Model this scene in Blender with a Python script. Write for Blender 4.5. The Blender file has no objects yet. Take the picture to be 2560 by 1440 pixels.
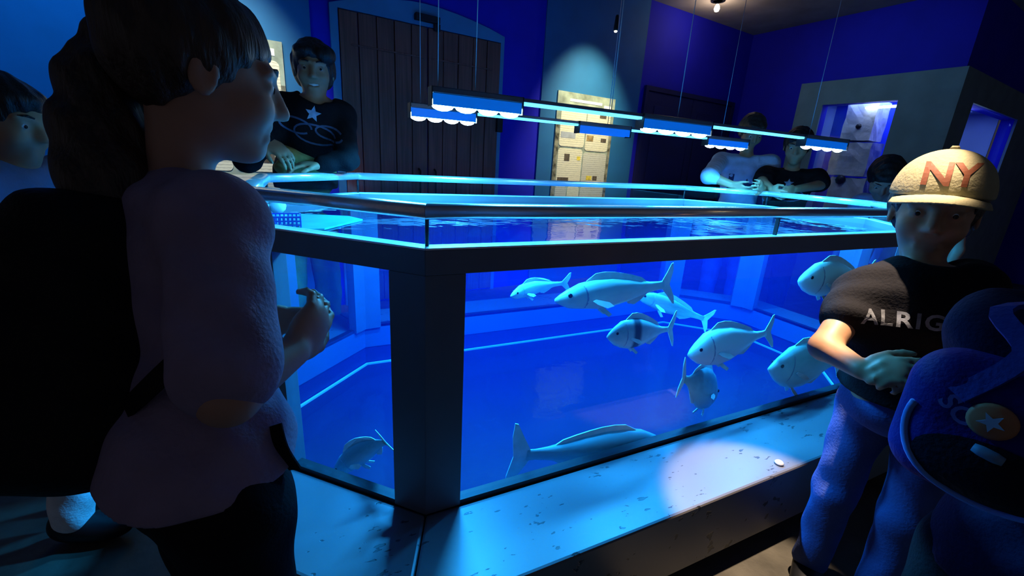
import bpy, bmesh, math, random
import numpy as np
from mathutils import Vector, Matrix
from mathutils.bvhtree import BVHTree

random.seed(7)
scene = bpy.context.scene
col = scene.collection

# ------------------------------------------------------------------ camera
F_PX = 1068.611
CAM = np.array([-0.2493, -0.9896, 1.36])
PITCH, ROLL, YAW = 0.289207, -0.058712, 1.114856
_F = np.array([math.cos(YAW) * math.cos(PITCH), math.sin(YAW) * math.cos(PITCH), -math.sin(PITCH)])
_R0 = np.array([math.sin(YAW), -math.cos(YAW), 0.0])
_D0 = np.cross(_F, _R0)
_R = math.cos(ROLL) * _R0 + math.sin(ROLL) * _D0
_D = -math.sin(ROLL) * _R0 + math.cos(ROLL) * _D0
cam_data = bpy.data.cameras.new('camera')
cam_data.sensor_width = 36.0
cam_data.lens = F_PX * 36.0 / 2560.0
cam_data.clip_start = 0.02
cam = bpy.data.objects.new('camera', cam_data)
col.objects.link(cam)
mw = Matrix.Identity(4)
for i in range(3):
    mw[i][0], mw[i][1], mw[i][2], mw[i][3] = _R[i], -_D[i], -_F[i], CAM[i]
cam.matrix_world = mw
scene.camera = cam


def at(px, py, d):
    """point of the place seen at a pixel of the 2560x1440 photo, d metres deep"""
    return CAM + d * (_F + _R * (px - 1280) / F_PX + _D * (py - 720) / F_PX)


# the room's own axes are turned a little against the tank
RA = 0.102072
UX = np.array([math.cos(RA), math.sin(RA), 0.0])
UY = np.array([-math.sin(RA), math.cos(RA), 0.0])


def RW(x, y, z):
    return UX * x + UY * y + np.array([0, 0, z])


# ------------------------------------------------------------------ world and exposure
world = bpy.data.worlds.new('world')
scene.world = world
world.use_nodes = True
wb = world.node_tree.nodes['Background']
wb.inputs[0].default_value = (0.88, 0.86, 1.1, 1)
wb.inputs[1].default_value = 0.042
scene.view_settings.view_transform = 'Standard'
scene.view_settings.look = 'None'
scene.view_settings.gamma = 1.0
scene.view_settings.use_curve_mapping = False
scene.view_settings.exposure = 0.0
try:
    scene.cycles.max_bounces = 6
    scene.cycles.diffuse_bounces = 2
    scene.cycles.glossy_bounces = 3
    scene.cycles.transparent_max_bounces = 20
    scene.cycles.volume_bounces = 1
except Exception:
    pass


def aim(o, loc, target):
    loc = Vector([float(v) for v in loc])
    target = Vector([float(v) for v in target])
    o.location = loc
    o.rotation_euler = (target - loc).to_track_quat('-Z', 'Y').to_euler()


def spot(name, loc, target, energy, color, size, blend=0.5, radius=0.03):
    d = bpy.data.lights.new(name, 'SPOT')
    d.energy = energy
    d.color = color
    d.spot_size = size
    d.spot_blend = blend
    d.shadow_soft_size = radius
    o = bpy.data.objects.new(name, d)
    col.objects.link(o)
    aim(o, loc, target)
    return o


CEIL = 3.17
# ceiling spotlights of the exhibition room, plus two added wall washes
spot('poster_spotlight', RW(2.85, 2.15, 3.1), RW(2.93, 3.0, 1.55), 300, (1.0, 0.88, 0.52), 1.05, 1.0)
spot('poster_spotlight', RW(-0.35, 2.15, 3.1), RW(-0.38, 3.0, 1.5), 240, (1.0, 0.9, 0.6), 0.95, 1.0)
spot('wall_wash_light', RW(-1.3, 1.7, 3.1), RW(-1.0, 3.0, 1.9), 125, (0.02, 0.42, 1.0), 1.5, 1.0)
spot('wall_wash_light', RW(1.4, 1.3, 3.1), RW(1.5, 3.0, 2.2), 3, (0.10, 0.2, 1.0), 1.6, 1.0)  # added wash to brighten the navy back wall, no fitting there
spot('wall_wash_light', RW(4.0, 1.6, 3.1), RW(5.74, 1.4, 2.2), 16, (0.25, 0.6, 1.0), 1.5, 1.0)  # added wash to lift the right wall and cladding, stands for no real lamp
spot('ledge_spotlight', (1.02, -0.27, 3.1), (1.01, -0.36, 0.9), 980, (1.0, 0.74, 0.52), 0.26, 0.35, 0.02)

# ------------------------------------------------------------------ materials
MATS = {}


def _nt(name):
    m = bpy.data.materials.new(name)
    m.use_nodes = True
    return m, m.node_tree, m.node_tree.nodes['Principled BSDF']


def mat(name, color, rough=0.6, metal=0.0, var=0.15, scale=12.0, bump=0.0, bscale=None, spec=0.5, stretch=None):
    if name in MATS:
        return MATS[name]
    m, nt, b = _nt(name)
    tc = nt.nodes.new('ShaderNodeTexCoord')
    mp = nt.nodes.new('ShaderNodeMapping')
    if stretch:
        mp.inputs['Scale'].default_value = stretch
    nt.links.new(tc.outputs['Object'], mp.inputs['Vector'])
    n = nt.nodes.new('ShaderNodeTexNoise')
    n.inputs['Scale'].default_value = scale
    n.inputs['Detail'].default_value = 4
    nt.links.new(mp.outputs['Vector'], n.inputs['Vector'])
    r = nt.nodes.new('ShaderNodeValToRGB')
    r.color_ramp.elements[0].position = 0.3
    r.color_ramp.elements[1].position = 0.7
    r.color_ramp.elements[0].color = tuple(max(0, c * (1 - var)) for c in color) + (1,)
    r.color_ramp.elements[1].color = tuple(min(1, c * (1 + var)) for c in color) + (1,)
    nt.links.new(n.outputs['Fac'], r.inputs['Fac'])
    nt.links.new(r.outputs['Color'], b.inputs['Base Color'])
    b.inputs['Roughness'].default_value = rough
    b.inputs['Metallic'].default_value = metal
    b.inputs['Specular IOR Level'].default_value = spec
    if bump:
        n2 = nt.nodes.new('ShaderNodeTexNoise')
        n2.inputs['Scale'].default_value = bscale or scale * 4
        n2.inputs['Detail'].default_value = 5
        nt.links.new(mp.outputs['Vector'], n2.inputs['Vector'])
        bp = nt.nodes.new('ShaderNodeBump')
        bp.inputs['Strength'].default_value = bump
        bp.inputs['Distance'].default_value = 0.01
        nt.links.new(n2.outputs['Fac'], bp.inputs['Height'])
        nt.links.new(bp.outputs['Normal'], b.inputs['Normal'])
    MATS[name] = m
    return m


def emit(name, color, strength):
    if name in MATS:
        return MATS[name]
    m, nt, b = _nt(name)
    b.inputs['Base Color'].default_value = tuple(color) + (1,)
    b.inputs['Emission Color'].default_value = tuple(color) + (1,)
    b.inputs['Emission Strength'].default_value = strength
    try:
        m.cycles.emission_sampling = 'NONE'
    except Exception:
        pass
    MATS[name] = m
    return m


def glass_mat(name, tint, ior=1.45, rough=0.0, gain=1.0):
    m = bpy.data.materials.new(name)
    m.use_nodes = True
    nt = m.node_tree
    nt.nodes.clear()
    out = nt.nodes.new('ShaderNodeOutputMaterial')
    tr = nt.nodes.new('ShaderNodeBsdfTransparent')
    tr.inputs[0].default_value = tuple(tint) + (1,)
    gl = nt.nodes.new('ShaderNodeBsdfGlossy')
    gl.inputs['Roughness'].default_value = rough
    geo = nt.nodes.new('ShaderNodeNewGeometry')
    fr = nt.nodes.new('ShaderNodeFresnel')
    # same fresnel from either side of the pane
    mi = nt.nodes.new('ShaderNodeMath')
    mi.operation = 'MULTIPLY_ADD'
    nt.links.new(geo.outputs['Backfacing'], mi.inputs[0])
    mi.inputs[1].default_value = 1.0 / ior - ior
    mi.inputs[2].default_value = ior
    nt.links.new(mi.outputs[0], fr.inputs['IOR'])
    fr2 = nt.nodes.new('ShaderNodeMath')
    fr2.operation = 'MULTIPLY'
    fr2.use_clamp = True
    fr2.inputs[1].default_value = gain
    nt.links.new(fr.outputs[0], fr2.inputs[0])
    mx = nt.nodes.new('ShaderNodeMixShader')
    nt.links.new(fr2.outputs[0], mx.inputs[0])
    nt.links.new(tr.outputs[0], mx.inputs[1])
    nt.links.new(gl.outputs[0], mx.inputs[2])
    nt.links.new(mx.outputs[0], out.inputs['Surface'])
    MATS[name] = m
    return m


def water_mat():
    m = bpy.data.materials.new('tank_water')
    m.use_nodes = True
    nt = m.node_tree
    nt.nodes.clear()
    out = nt.nodes.new('ShaderNodeOutputMaterial')
    tr = nt.nodes.new('ShaderNodeBsdfTransparent')
    gl = nt.nodes.new('ShaderNodeBsdfGlossy')
    gl.inputs['Roughness'].default_value = 0.03
    geo = nt.nodes.new('ShaderNodeNewGeometry')
    sx = nt.nodes.new('ShaderNodeSeparateXYZ')
    nt.links.new(geo.outputs['True Normal'], sx.inputs[0])
    ab = nt.nodes.new('ShaderNodeMath')
    ab.operation = 'ABSOLUTE'
    nt.links.new(sx.outputs['Z'], ab.inputs[0])
    st = nt.nodes.new('ShaderNodeMath')
    st.operation = 'GREATER_THAN'
    st.inputs[1].default_value = 0.5
    nt.links.new(ab.outputs[0], st.inputs[0])
    tc = nt.nodes.new('ShaderNodeTexCoord')
    nz = nt.nodes.new('ShaderNodeTexNoise')
    nz.inputs['Scale'].default_value = 5.0
    nz.inputs['Detail'].default_value = 3
    nt.links.new(tc.outputs['Object'], nz.inputs['Vector'])
    bp = nt.nodes.new('ShaderNodeBump')
    bp.inputs['Strength'].default_value = 0.09
    bp.inputs['Distance'].default_value = 0.05
    nt.links.new(nz.outputs['Fac'], bp.inputs['Height'])
    nt.links.new(bp.outputs['Normal'], gl.inputs['Normal'])
    fr = nt.nodes.new('ShaderNodeFresnel')
    mi = nt.nodes.new('ShaderNodeMath')
    mi.operation = 'MULTIPLY_ADD'
    nt.links.new(geo.outputs['Backfacing'], mi.inputs[0])
    mi.inputs[1].default_value = 1.0 / 1.33 - 1.33
    mi.inputs[2].default_value = 1.33
    nt.links.new(mi.outputs[0], fr.inputs['IOR'])
    mu = nt.nodes.new('ShaderNodeMath')
    mu.operation = 'MULTIPLY'
    nt.links.new(fr.outputs[0], mu.inputs[0])
    nt.links.new(st.outputs[0], mu.inputs[1])
    mx = nt.nodes.new('ShaderNodeMixShader')
    nt.links.new(mu.outputs[0], mx.inputs[0])
    nt.links.new(tr.outputs[0], mx.inputs[1])
    nt.links.new(gl.outputs[0], mx.inputs[2])
    nt.links.new(mx.outputs[0], out.inputs['Surface'])
    sc_ = nt.nodes.new('ShaderNodeVolumeScatter')
    sc_.inputs['Color'].default_value = (0.004, 0.10, 1.0, 1)
    sc_.inputs['Density'].default_value = 0.10
    sc_.inputs['Anisotropy'].default_value = 0.1
    va = nt.nodes.new('ShaderNodeVolumeAbsorption')
    va.inputs['Color'].default_value = (0.02, 0.60, 0.98, 1)
    va.inputs['Density'].default_value = 0.95
    ad = nt.nodes.new('ShaderNodeAddShader')
    nt.links.new(sc_.outputs[0], ad.inputs[0])
    nt.links.new(va.outputs[0], ad.inputs[1])
    nt.links.new(ad.outputs[0], out.inputs['Volume'])
    return m


M_wall = mat('navy_wall_paint', (0.002, 0.003, 0.55), 0.8, var=0.08, scale=3, bump=0.05, bscale=60)
M_teal = mat('teal_blue_panel_paint', (0.008, 0.13, 0.34), 0.75, var=0.08, scale=4, bump=0.04, bscale=60)
M_clad = mat('grey_cladding', (0.17, 0.27, 0.30), 0.8, var=0.12, scale=5, bump=0.06, bscale=50)
M_ceil = mat('ceiling_brown_grey', (0.34, 0.29, 0.25), 0.9, var=0.15, scale=4)
M_floor = mat('floor_screed', (0.075, 0.07, 0.055), 0.5, var=0.3, scale=9, bump=0.15, bscale=40)
M_trim = mat('door_surround_paint', (0.05, 0.24, 0.48), 0.7, var=0.08, scale=5)
M_wood = mat('dark_red_brown_wood', (0.22, 0.065, 0.05), 0.6, var=0.3, scale=4, bump=0.1, stretch=(14, 14, 0.6))
M_dark = mat('black_metal', (0.012, 0.013, 0.016), 0.45, 0.3, var=0.2)
M_navydoor = mat('dark_navy_door_paint', (0.010, 0.012, 0.09), 0.6, var=0.15, scale=3)
M_frame = mat('charcoal_frame_laminate', (0.12, 0.14, 0.17), 0.42, 0.0, var=0.08, scale=7, bump=0.02, bscale=200)
M_steel = mat('brushed_steel_rail', (0.82, 0.82, 0.84), 0.24, 0.6, var=0.08, scale=6, stretch=(1, 30, 30))
M_alu = mat('bright_aluminium_channel', (0.92, 0.93, 0.95), 0.35, 0.1, var=0.04, scale=8)
M_seal = mat('black_silicone_seam', (0.006, 0.006, 0.010), 0.5)
M_tankfloor = mat('tank_floor_coating', (0.002, 0.005, 0.045), 0.7, var=0.12, scale=3)
M_liner = mat('tank_liner_pale_blue', (0.05, 0.12, 0.20), 0.6, var=0.08, scale=3)
M_liner2 = mat('tank_liner_dark_blue', (0.008, 0.02, 0.09), 0.6, var=0.08, scale=3)
M_white = mat('white_plastic', (0.85, 0.87, 0.9), 0.4, var=0.03)
M_glass = glass_mat('clear_pane_glass', (0.95, 0.98, 0.99), 1.45, gain=0.5)
M_pglass = glass_mat('parapet_glass', (0.90, 0.96, 0.98), 1.3, gain=0.6)
M_water = water_mat()


def stone_mat():
    m, nt, b = _nt('scratched_stone_ledge')
    tc = nt.nodes.new('ShaderNodeTexCoord')
    n1 = nt.nodes.new('ShaderNodeTexNoise')
    n1.inputs['Scale'].default_value = 3
    n1.inputs['Detail'].default_value = 6
    nt.links.new(tc.outputs['Object'], n1.inputs['Vector'])
    r1 = nt.nodes.new('ShaderNodeValToRGB')
    r1.color_ramp.elements[0].color = (0.11, 0.11, 0.12, 1)
    r1.color_ramp.elements[1].color = (0.155, 0.155, 0.17, 1)
    nt.links.new(n1.outputs['Fac'], r1.inputs['Fac'])
    # chips and scuffs, stretched and clustered
    mp = nt.nodes.new('ShaderNodeMapping')
    mp.inputs['Rotation'].default_value = (0, 0, 0.9)
    mp.inputs['Scale'].default_value = (1.0, 2.6, 1)
    nt.links.new(tc.outputs['Object'], mp.inputs['Vector'])
    n2 = nt.nodes.new('ShaderNodeTexNoise')
    n2.inputs['Scale'].default_value = 26
    n2.inputs['Detail'].default_value = 3
    nt.links.new(mp.outputs['Vector'], n2.inputs['Vector'])
    n3 = nt.nodes.new('ShaderNodeTexNoise')
    n3.inputs['Scale'].default_value = 5.5
    n3.inputs['Detail'].default_value = 2
    nt.links.new(tc.outputs['Object'], n3.inputs['Vector'])
    ad = nt.nodes.new('ShaderNodeMath')
    ad.operation = 'MULTIPLY_ADD'
    ad.inputs[1].default_value = 0.55
    nt.links.new(n3.outputs['Fac'], ad.inputs[0])
    nt.links.new(n2.outputs['Fac'], ad.inputs[2])
    r2 = nt.nodes.new('ShaderNodeValToRGB')
    r2.color_ramp.elements[0].position = 0.955
    r2.color_ramp.elements[0].color = (0, 0, 0, 1)
    r2.color_ramp.elements[1].position = 0.985
    r2.color_ramp.elements[1].color = (1, 1, 1, 1)
    nt.links.new(ad.outputs[0], r2.inputs['Fac'])
    mx = nt.nodes.new('ShaderNodeMix')
    mx.data_type = 'RGBA'
    nt.links.new(r2.outputs['Color'], mx.inputs['Factor'])
    nt.links.new(r1.outputs['Color'], mx.inputs['A'])
    mx.inputs['B'].default_value = (0.035, 0.035, 0.038, 1)
    nt.links.new(mx.outputs['Result'], b.inputs['Base Color'])
    bp = nt.nodes.new('ShaderNodeBump')
    bp.invert = True
    bp.inputs['Strength'].default_value = 0.3
    bp.inputs['Distance'].default_value = 0.004
    nt.links.new(r2.outputs['Color'], bp.inputs['Height'])
    nt.links.new(bp.outputs['Normal'], b.inputs['Normal'])
    b.inputs['Roughness'].default_value = 0.38
    return m


M_stone = stone_mat()


# ------------------------------------------------------------------ mesh helpers
def link_mesh(name, verts, faces, material, parent=None, smooth=False):
    me = bpy.data.meshes.new(name)
    me.from_pydata([tuple(float(c) for c in v) for v in verts], [], [tuple(f) for f in faces])
    me.update()
    if smooth:
        me.polygons.foreach_set('use_smooth', [True] * len(me.polygons))
    o = bpy.data.objects.new(name, me)
    if material:
        me.materials.append(material)
    col.objects.link(o)
    if parent:
        o.parent = parent
        o.matrix_parent_inverse = parent.matrix_basis.inverted()
    return o


def from_bm(name, bm, material, parent=None, smooth=False):
    bmesh.ops.recalc_face_normals(bm, faces=bm.faces)
    me = bpy.data.meshes.new(name)
    bm.to_mesh(me)
    bm.free()
    if smooth:
        me.polygons.foreach_set('use_smooth', [True] * len(me.polygons))
    o = bpy.data.objects.new(name, me)
    me.materials.append(material)
    col.objects.link(o)
    if parent:
        o.parent = parent
        o.matrix_parent_inverse = parent.matrix_basis.inverted()
    return o


def empty(name, loc=(0, 0, 0)):
    o = bpy.data.objects.new(name, None)
    o.empty_display_size = 0.1
    o.location = tuple(float(v) for v in loc)
    col.objects.link(o)
    return o


def tag(o, label=None, cat=None, group=None, kind=None):
    if label:
        o['label'] = label
    if cat:
        o['category'] = cat
    if group:
        o['group'] = group
    if kind:
        o['kind'] = kind
    return o


def prism(name, poly, z0, z1, material, parent=None, bevel=0.0):
    """vertical prism over a plan polygon"""
    bm = bmesh.new()
    a = [bm.verts.new((float(p[0]), float(p[1]), z0)) for p in poly]
    b = [bm.verts.new((float(p[0]), float(p[1]), z1)) for p in poly]
    n = len(poly)
    bm.faces.new(a)
    bm.faces.new(b)
    for i in range(n):
        bm.faces.new((a[i], a[(i + 1) % n], b[(i + 1) % n], b[i]))
    if bevel:
        bmesh.ops.bevel(bm, geom=list(bm.edges), offset=bevel, segments=2, affect='EDGES', profile=0.5)
    return from_bm(name, bm, material, parent)


def slab(name, pts, thick, material, parent=None, bevel=0.0):
    """flat polygon (3-D points) given a thickness vector"""
    t = np.array(thick, float)
    bm = bmesh.new()
    a = [bm.verts.new(tuple(float(c) for c in p)) for p in pts]
    b = [bm.verts.new(tuple(float(c) for c in (np.array(p) + t))) for p in pts]
    n = len(pts)
    bm.faces.new(a)
    bm.faces.new(b)
    for i in range(n):
        bm.faces.new((a[i], a[(i + 1) % n], b[(i + 1) % n], b[i]))
    if bevel:
        bmesh.ops.bevel(bm, geom=list(bm.edges), offset=bevel, segments=2, affect='EDGES', profile=0.5)
    return from_bm(name, bm, material, parent)


def rbox(name, x0, x1, y0, y1, z0, z1, material, parent=None, bevel=0.0, axes=None):
    """box in the room's axes (axes=None) or in given axes"""
    f = axes or RW
    pts = [f(x0, y0, z0), f(x1, y0, z0), f(x1, y0, z1), f(x0, y0, z1)]
    t = np.array(f(x0, y1, z0)) - np.array(f(x0, y0, z0))
    return slab(name, pts, t, material, parent, bevel)


def W3(x, y, z):
    return np.array([x, y, z], float)


def tube(name, pts, rad, material, parent=None, seg=8, closed_ends=True):
    pts = [np.array(p, float) for p in pts]
    rads = rad if hasattr(rad, '__len__') else [rad] * len(pts)
    verts, faces = [], []
    n = len(pts)
    prev = None
    for i, p in enumerate(pts):
        t = pts[min(i + 1, n - 1)] - pts[max(i - 1, 0)]
        t /= np.linalg.norm(t) + 1e-9
        if prev is None:
            u = np.cross(t, [0, 0, 1.0])
            if np.linalg.norm(u) < 1e-3:
                u = np.cross(t, [1.0, 0, 0])
        else:
            u = prev - t * (prev @ t)
        u /= np.linalg.norm(u)
        prev = u
        v = np.cross(t, u)
        for k in range(seg):
            a = 2 * math.pi * k / seg
            verts.append(p + rads[i] * (u * math.cos(a) + v * math.sin(a)))
    for i in range(n - 1):
        for k in range(seg):
            faces.append((i * seg + k, i * seg + (k + 1) % seg, (i + 1) * seg + (k + 1) % seg, (i + 1) * seg + k))
    if closed_ends:
        faces.append(tuple(range(seg - 1, -1, -1)))
        faces.append(tuple((n - 1) * seg + k for k in range(seg)))
    return link_mesh(name, verts, faces, material, parent, smooth=True)


def ribbon(name, pts, width, thick, side, material, parent=None):
    """flat strap swept along points; side: rough direction of its width"""
    pts = [np.array(p, float) for p in pts]
    # denser, smoothed path
    dense = []
    for i in range(len(pts) - 1):
        p0, p1, p2, p3 = pts[max(i - 1, 0)], pts[i], pts[i + 1], pts[min(i + 2, len(pts) - 1)]
        for k in range(6):
            t = k / 6
            dense.append(0.5 * (2 * p1 + (p2 - p0) * t + (2 * p0 - 5 * p1 + 4 * p2 - p3) * t * t + (3 * p1 - p0 - 3 * p2 + p3) * t ** 3))
    dense.append(pts[-1])
    vs, fs = [], []
    n = len(dense)
    for i, p in enumerate(dense):
        t = dense[min(i + 1, n - 1)] - dense[max(i - 1, 0)]
        t /= np.linalg.norm(t) + 1e-9
        w = np.array(side, float) - t * (np.array(side, float) @ t)
        w /= np.linalg.norm(w)
        u = np.cross(t, w)
        for a, b in ((-1, -1), (1, -1), (1, 1), (-1, 1)):
            vs.append(p + w * a * width / 2 + u * b * thick / 2)
    for i in range(n - 1):
        for k in range(4):
            fs.append((4 * i + k, 4 * i + (k + 1) % 4, 4 * i + 4 + (k + 1) % 4, 4 * i + 4 + k))
    fs += [(3, 2, 1, 0), (4 * n - 4, 4 * n - 3, 4 * n - 2, 4 * n - 1)]
    return link_mesh(name, vs, fs, material, parent)


def lathe(name, prof, material, parent=None, seg=20, origin=(0, 0, 0), rot=None):
    """prof: list of (r, h) spun about local z"""
    rot = np.eye(3) if rot is None else np.array(rot)
    o = np.array(origin, float)
    verts, faces = [], []
    for r, h in prof:
        for k in range(seg):
            a = 2 * math.pi * k / seg
            verts.append(o + rot @ np.array([r * math.cos(a), r * math.sin(a), h]))
    n = len(prof)
    for i in range(n - 1):
        for k in range(seg):
            faces.append((i * seg + k, i * seg + (k + 1) % seg, (i + 1) * seg + (k + 1) % seg, (i + 1) * seg + k))
    faces.append(tuple(range(seg - 1, -1, -1)))
    faces.append(tuple((n - 1) * seg + k for k in range(seg)))
    return link_mesh(name, verts, faces, material, parent, smooth=True)


# ================================================================== THE SETTING
BW = 3.0        # back wall, room y
RX = 5.74       # right wall, room x
RC = 0.725      # convex corner of the right wall, room y
S = lambda o: tag(o, kind='structure')
S(rbox('floor', -4.2, 9.5, -3.2, 3.4, -0.05, 0.0, M_floor))
S(rbox('ceiling', -4.2, 9.5, -3.2, 3.4, CEIL, CEIL + 0.06, M_ceil))
S(rbox('wall_back', -4.2, RX + 0.9, BW, BW + 0.12, 0, CEIL, M_wall))
# painted lighter strips of the back wall carry the information posters
S(rbox('trim_1', -4.2, 0.185, BW - 0.018, BW - 0.001, 0, CEIL - 0.002, M_teal))
S(rbox('trim_2', 2.33, 3.72, BW - 0.018, BW - 0.001, 0, CEIL - 0.002, M_teal))


# right wall with an opening for the aquarium window
def wall_with_hole(name, place, a0, a1, z0, z1, h, thick, material):
    """place(a,z)->point on the face ; h=(b0,b1,w0,w1) opening"""
    b0, b1, w0, w1 = h
    bm = bmesh.new()
    t = np.array(thick, float)
    o = [(a0, z0), (a1, z0), (a1, z1), (a0, z1)]
    i = [(b0, w0), (b1, w0), (b1, w1), (b0, w1)]
    V = lambda q, s: bm.verts.new(tuple(float(c) for c in (place(*q) + t * s)))
    of, inn = [V(q, 0) for q in o], [V(q, 0) for q in i]
    ob, ib = [V(q, 1) for q in o], [V(q, 1) for q in i]
    for k in range(4):
        l = (k + 1) % 4
        bm.faces.new((of[k], of[l], inn[l], inn[k]))
        bm.faces.new((ob[k], ib[k], ib[l], ob[l]))
        bm.faces.new((of[k], ob[k], ob[l], of[l]))
        bm.faces.new((inn[k], inn[l], ib[l], ib[k]))
    return from_bm(name, bm, material)


WIN1 = (1.184, 1.92, 0.95, 2.216)          # room y0,y1, z0,z1 on the right wall
WIN2 = (6.16, 7.95, 0.95, 2.20)            # room x0,x1, z0,z1 on the wall round the corner
S(wall_with_hole('wall_right', lambda a, z: RW(RX, a, z), RC, BW, 0, CEIL, WIN1, UX * 0.12, M_wall))
S(wall_with_hole('wall_right_return', lambda a, z: RW(a, RC, z), RX + 0.121, 9.5, 0, CEIL, WIN2, UY * 0.12, M_wall))
S(rbox('wall_light_block', 9.5, 9.6, -3.2, RC + 0.13, 0, CEIL, M_wall))  # unseen wall, added to block ambient light from the return cladding
S(wall_with_hole('trim_3', lambda a, z: RW(RX - 0.025, a, z), RC - 0.024, 2.213, 0, 2.48, WIN1, UX * 0.024, M_clad))
S(wall_with_hole('trim_4', lambda a, z: RW(a, RC - 0.025, z), RX, 9.5, 0, 2.48, WIN2, UY * 0.024, M_clad))

# wooden double door in an arched surround
d1 = tag(empty('door_1', RW(1.1, BW, 0)), kind='structure')
nb = 10
x0, x1 = 0.385, 1.822
bwid = (x1 - x0) / nb
for k in range(nb):
    a = x0 + k * bwid
    gap = 0.006 if k != nb // 2 else 0.010
    rbox('board', a + gap, a + bwid - 0.001, BW - 0.032 - 0.003 * (k % 2), BW - 0.002, 0.02, 2.40, M_wood, d1, 0.003)
for xa, xb, zz in ((0.47, 1.07, 2.16), (1.14, 1.74, 2.16), (0.47, 1.07, 0.30), (1.14, 1.74, 0.30)):
    rbox('cross_rail', xa, xb, BW - 0.043, BW - 0.033, zz, zz + 0.012, M_wood, d1, 0.002)
for xx in (1.02, 1.17):
    tube('pull_handle', [RW(xx, BW - 0.036, 1.0), RW(xx, BW - 0.075, 1.02), RW(xx, BW - 0.075, 1.22), RW(xx, BW - 0.036, 1.24)], 0.009, M_dark, d1)
rbox('lock_box', 1.80, 1.86, BW - 0.075, BW - 0.034, 1.62, 1.80, M_dark, d1, 0.004)
cl = rbox('door_closer', 0.985, 1.20, BW - 0.085, BW - 0.036, 2.435, 2.485, M_dark, d1, 0.005)
rbox('closer_arm', 1.15, 1.205, BW - 0.075, BW - 0.05, 2.38, 2.434, M_dark, cl, 0.002)
arch = [(0.325, 0.0), (0.325, 2.43)]
for q in ((0.40, 2.455), (0.546, 2.495), (0.75, 2.54), (0.968, 2.57), (1.09, 2.575), (1.217, 2.57), (1.38, 2.555), (1.534, 2.534), (1.70, 2.503)):
    arch.append(q)
arch += [(1.862, 2.463), (1.862, 0.0), (1.824, 0.0), (1.824, 2.408), (0.383, 2.408), (0.383, 0.0)]
S(slab('trim_5', [RW(a, BW - 0.03, z) for a, z in arch], UY * 0.029, M_trim))

# dark double door at the right end of the back wall
d2 = tag(empty('door_2', RW(4.6, BW, 0)), kind='structure')
for xa, xb in ((3.86, 4.68), (4.69, 5.5)):
    lf = rbox('door_leaf', xa, xb, BW - 0.03, BW - 0.002, 0.01, 2.24, M_navydoor, d2, 0.003)
    for za, zb in ((0.2, 1.0), (1.12, 2.1)):
        rbox('panel', xa + 0.12, xb - 0.12, BW - 0.038, BW - 0.0305, za, zb, M_navydoor, lf, 0.003)
rbox('door_frame', 3.80, 3.85, BW - 0.04, BW - 0.002, 0, 2.30, M_navydoor, d2)
rbox('door_frame', 5.51, 5.56, BW - 0.04, BW - 0.002, 0, 2.30, M_navydoor, d2)
rbox('door_frame', 3.851, 5.509, BW - 0.04, BW - 0.002, 2.25, 2.30, M_navydoor, d2)

# recessed downlight and small pendant spotlight
dl = tag(empty('ceiling_downlight', (4.0, 2.97, CEIL)), 'small round bulb glowing warm white under the brown ceiling', 'lamp')
lathe('bezel', [(0.075, -0.012), (0.075, 0.0), (0.05, 0.0), (0.05, -0.012)], M_dark, dl, 20, (4.0, 2.97, CEIL))
lathe('bulb', [(0.001, -0.075), (0.02, -0.068), (0.03, -0.045), (0.024, -0.018), (0.012, 0.0)], emit('warm_bulb', (1, 0.85, 0.6), 12), dl, 16, (4.0, 2.97, CEIL - 0.04))
pl = bpy.data.lights.new('downlight_bulb', 'POINT')
pl.energy, pl.color, pl.shadow_soft_size = 4.0, (1.0, 0.80, 0.62), 0.04
plo = bpy.data.objects.new('downlight_bulb', pl)
plo.location = (4.0, 2.97, CEIL - 0.16)
col.objects.link(plo)
tube('stem', [(4.0, 2.97, CEIL - 0.012), (4.0, 2.97, CEIL - 0.04)], 0.008, M_dark, dl)

# ------------------------------------------------------------------ display aquariums in the right wall
M_aqback = mat('aquarium_backdrop_blue', (0.002, 0.03, 0.85), 0.7, var=0.45, scale=1.6)
M_aqside = mat('aquarium_side_grey_blue', (0.30, 0.40, 0.62), 0.7, var=0.1, scale=3)
M_rock = mat('pale_reef_rock', (0.62, 0.60, 0.64), 0.8, var=0.22, scale=9, bump=0.5, bscale=24)
M_hood = emit('aquarium_tube_glow', (0.75, 0.9, 1.0), 7)


def area(name, loc, target, energy, color, sx, sy):
    d = bpy.data.lights.new(name, 'AREA')
    d.shape = 'RECTANGLE'
    d.size = sx
    d.size_y = sy
    d.energy = energy
    d.color = color
    o = bpy.data.objects.new(name, d)
    col.objects.link(o)
    aim(o, loc, target)
    return o


w1 = tag(empty('window_1', RW(RX, 1.55, 0.95)), kind='structure')
y0, y1, z0, z1 = WIN1
xb = RX + 0.13
rbox('pane', RX + 0.02, RX + 0.032, y0 + 0.001, y1 - 0.001, z0 + 0.001, z1 - 0.001, M_glass, w1)
rbox('back_panel', xb + 0.62, xb + 0.64, y0 - 0.2, y1 + 0.2, z0 - 0.1, z1 + 0.1, M_aqback, w1)
rbox('side_panel', xb, xb + 0.619, y0 - 0.2, y0 - 0.18, z0 - 0.1, z1 + 0.1, M_aqback, w1)
rbox('side_panel', xb, xb + 0.619, y1 + 0.18, y1 + 0.2, z0 - 0.1, z1 + 0.1, M_aqside, w1)
rbox('bottom_panel', xb, xb + 0.619, y0 - 0.179, y1 + 0.179, z0 - 0.1, z0 - 0.08, M_aqside, w1)
rbox('top_panel', xb, xb + 0.619, y0 - 0.179, y1 + 0.179, z1 + 0.08, z1 + 0.1, M_aqside, w1)
rbox('light_tube', xb + 0.03, xb + 0.07, y0 - 0.1, y0 + 0.36, z1 - 0.05, z1 - 0.025, M_hood, w1, 0.008)
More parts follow.
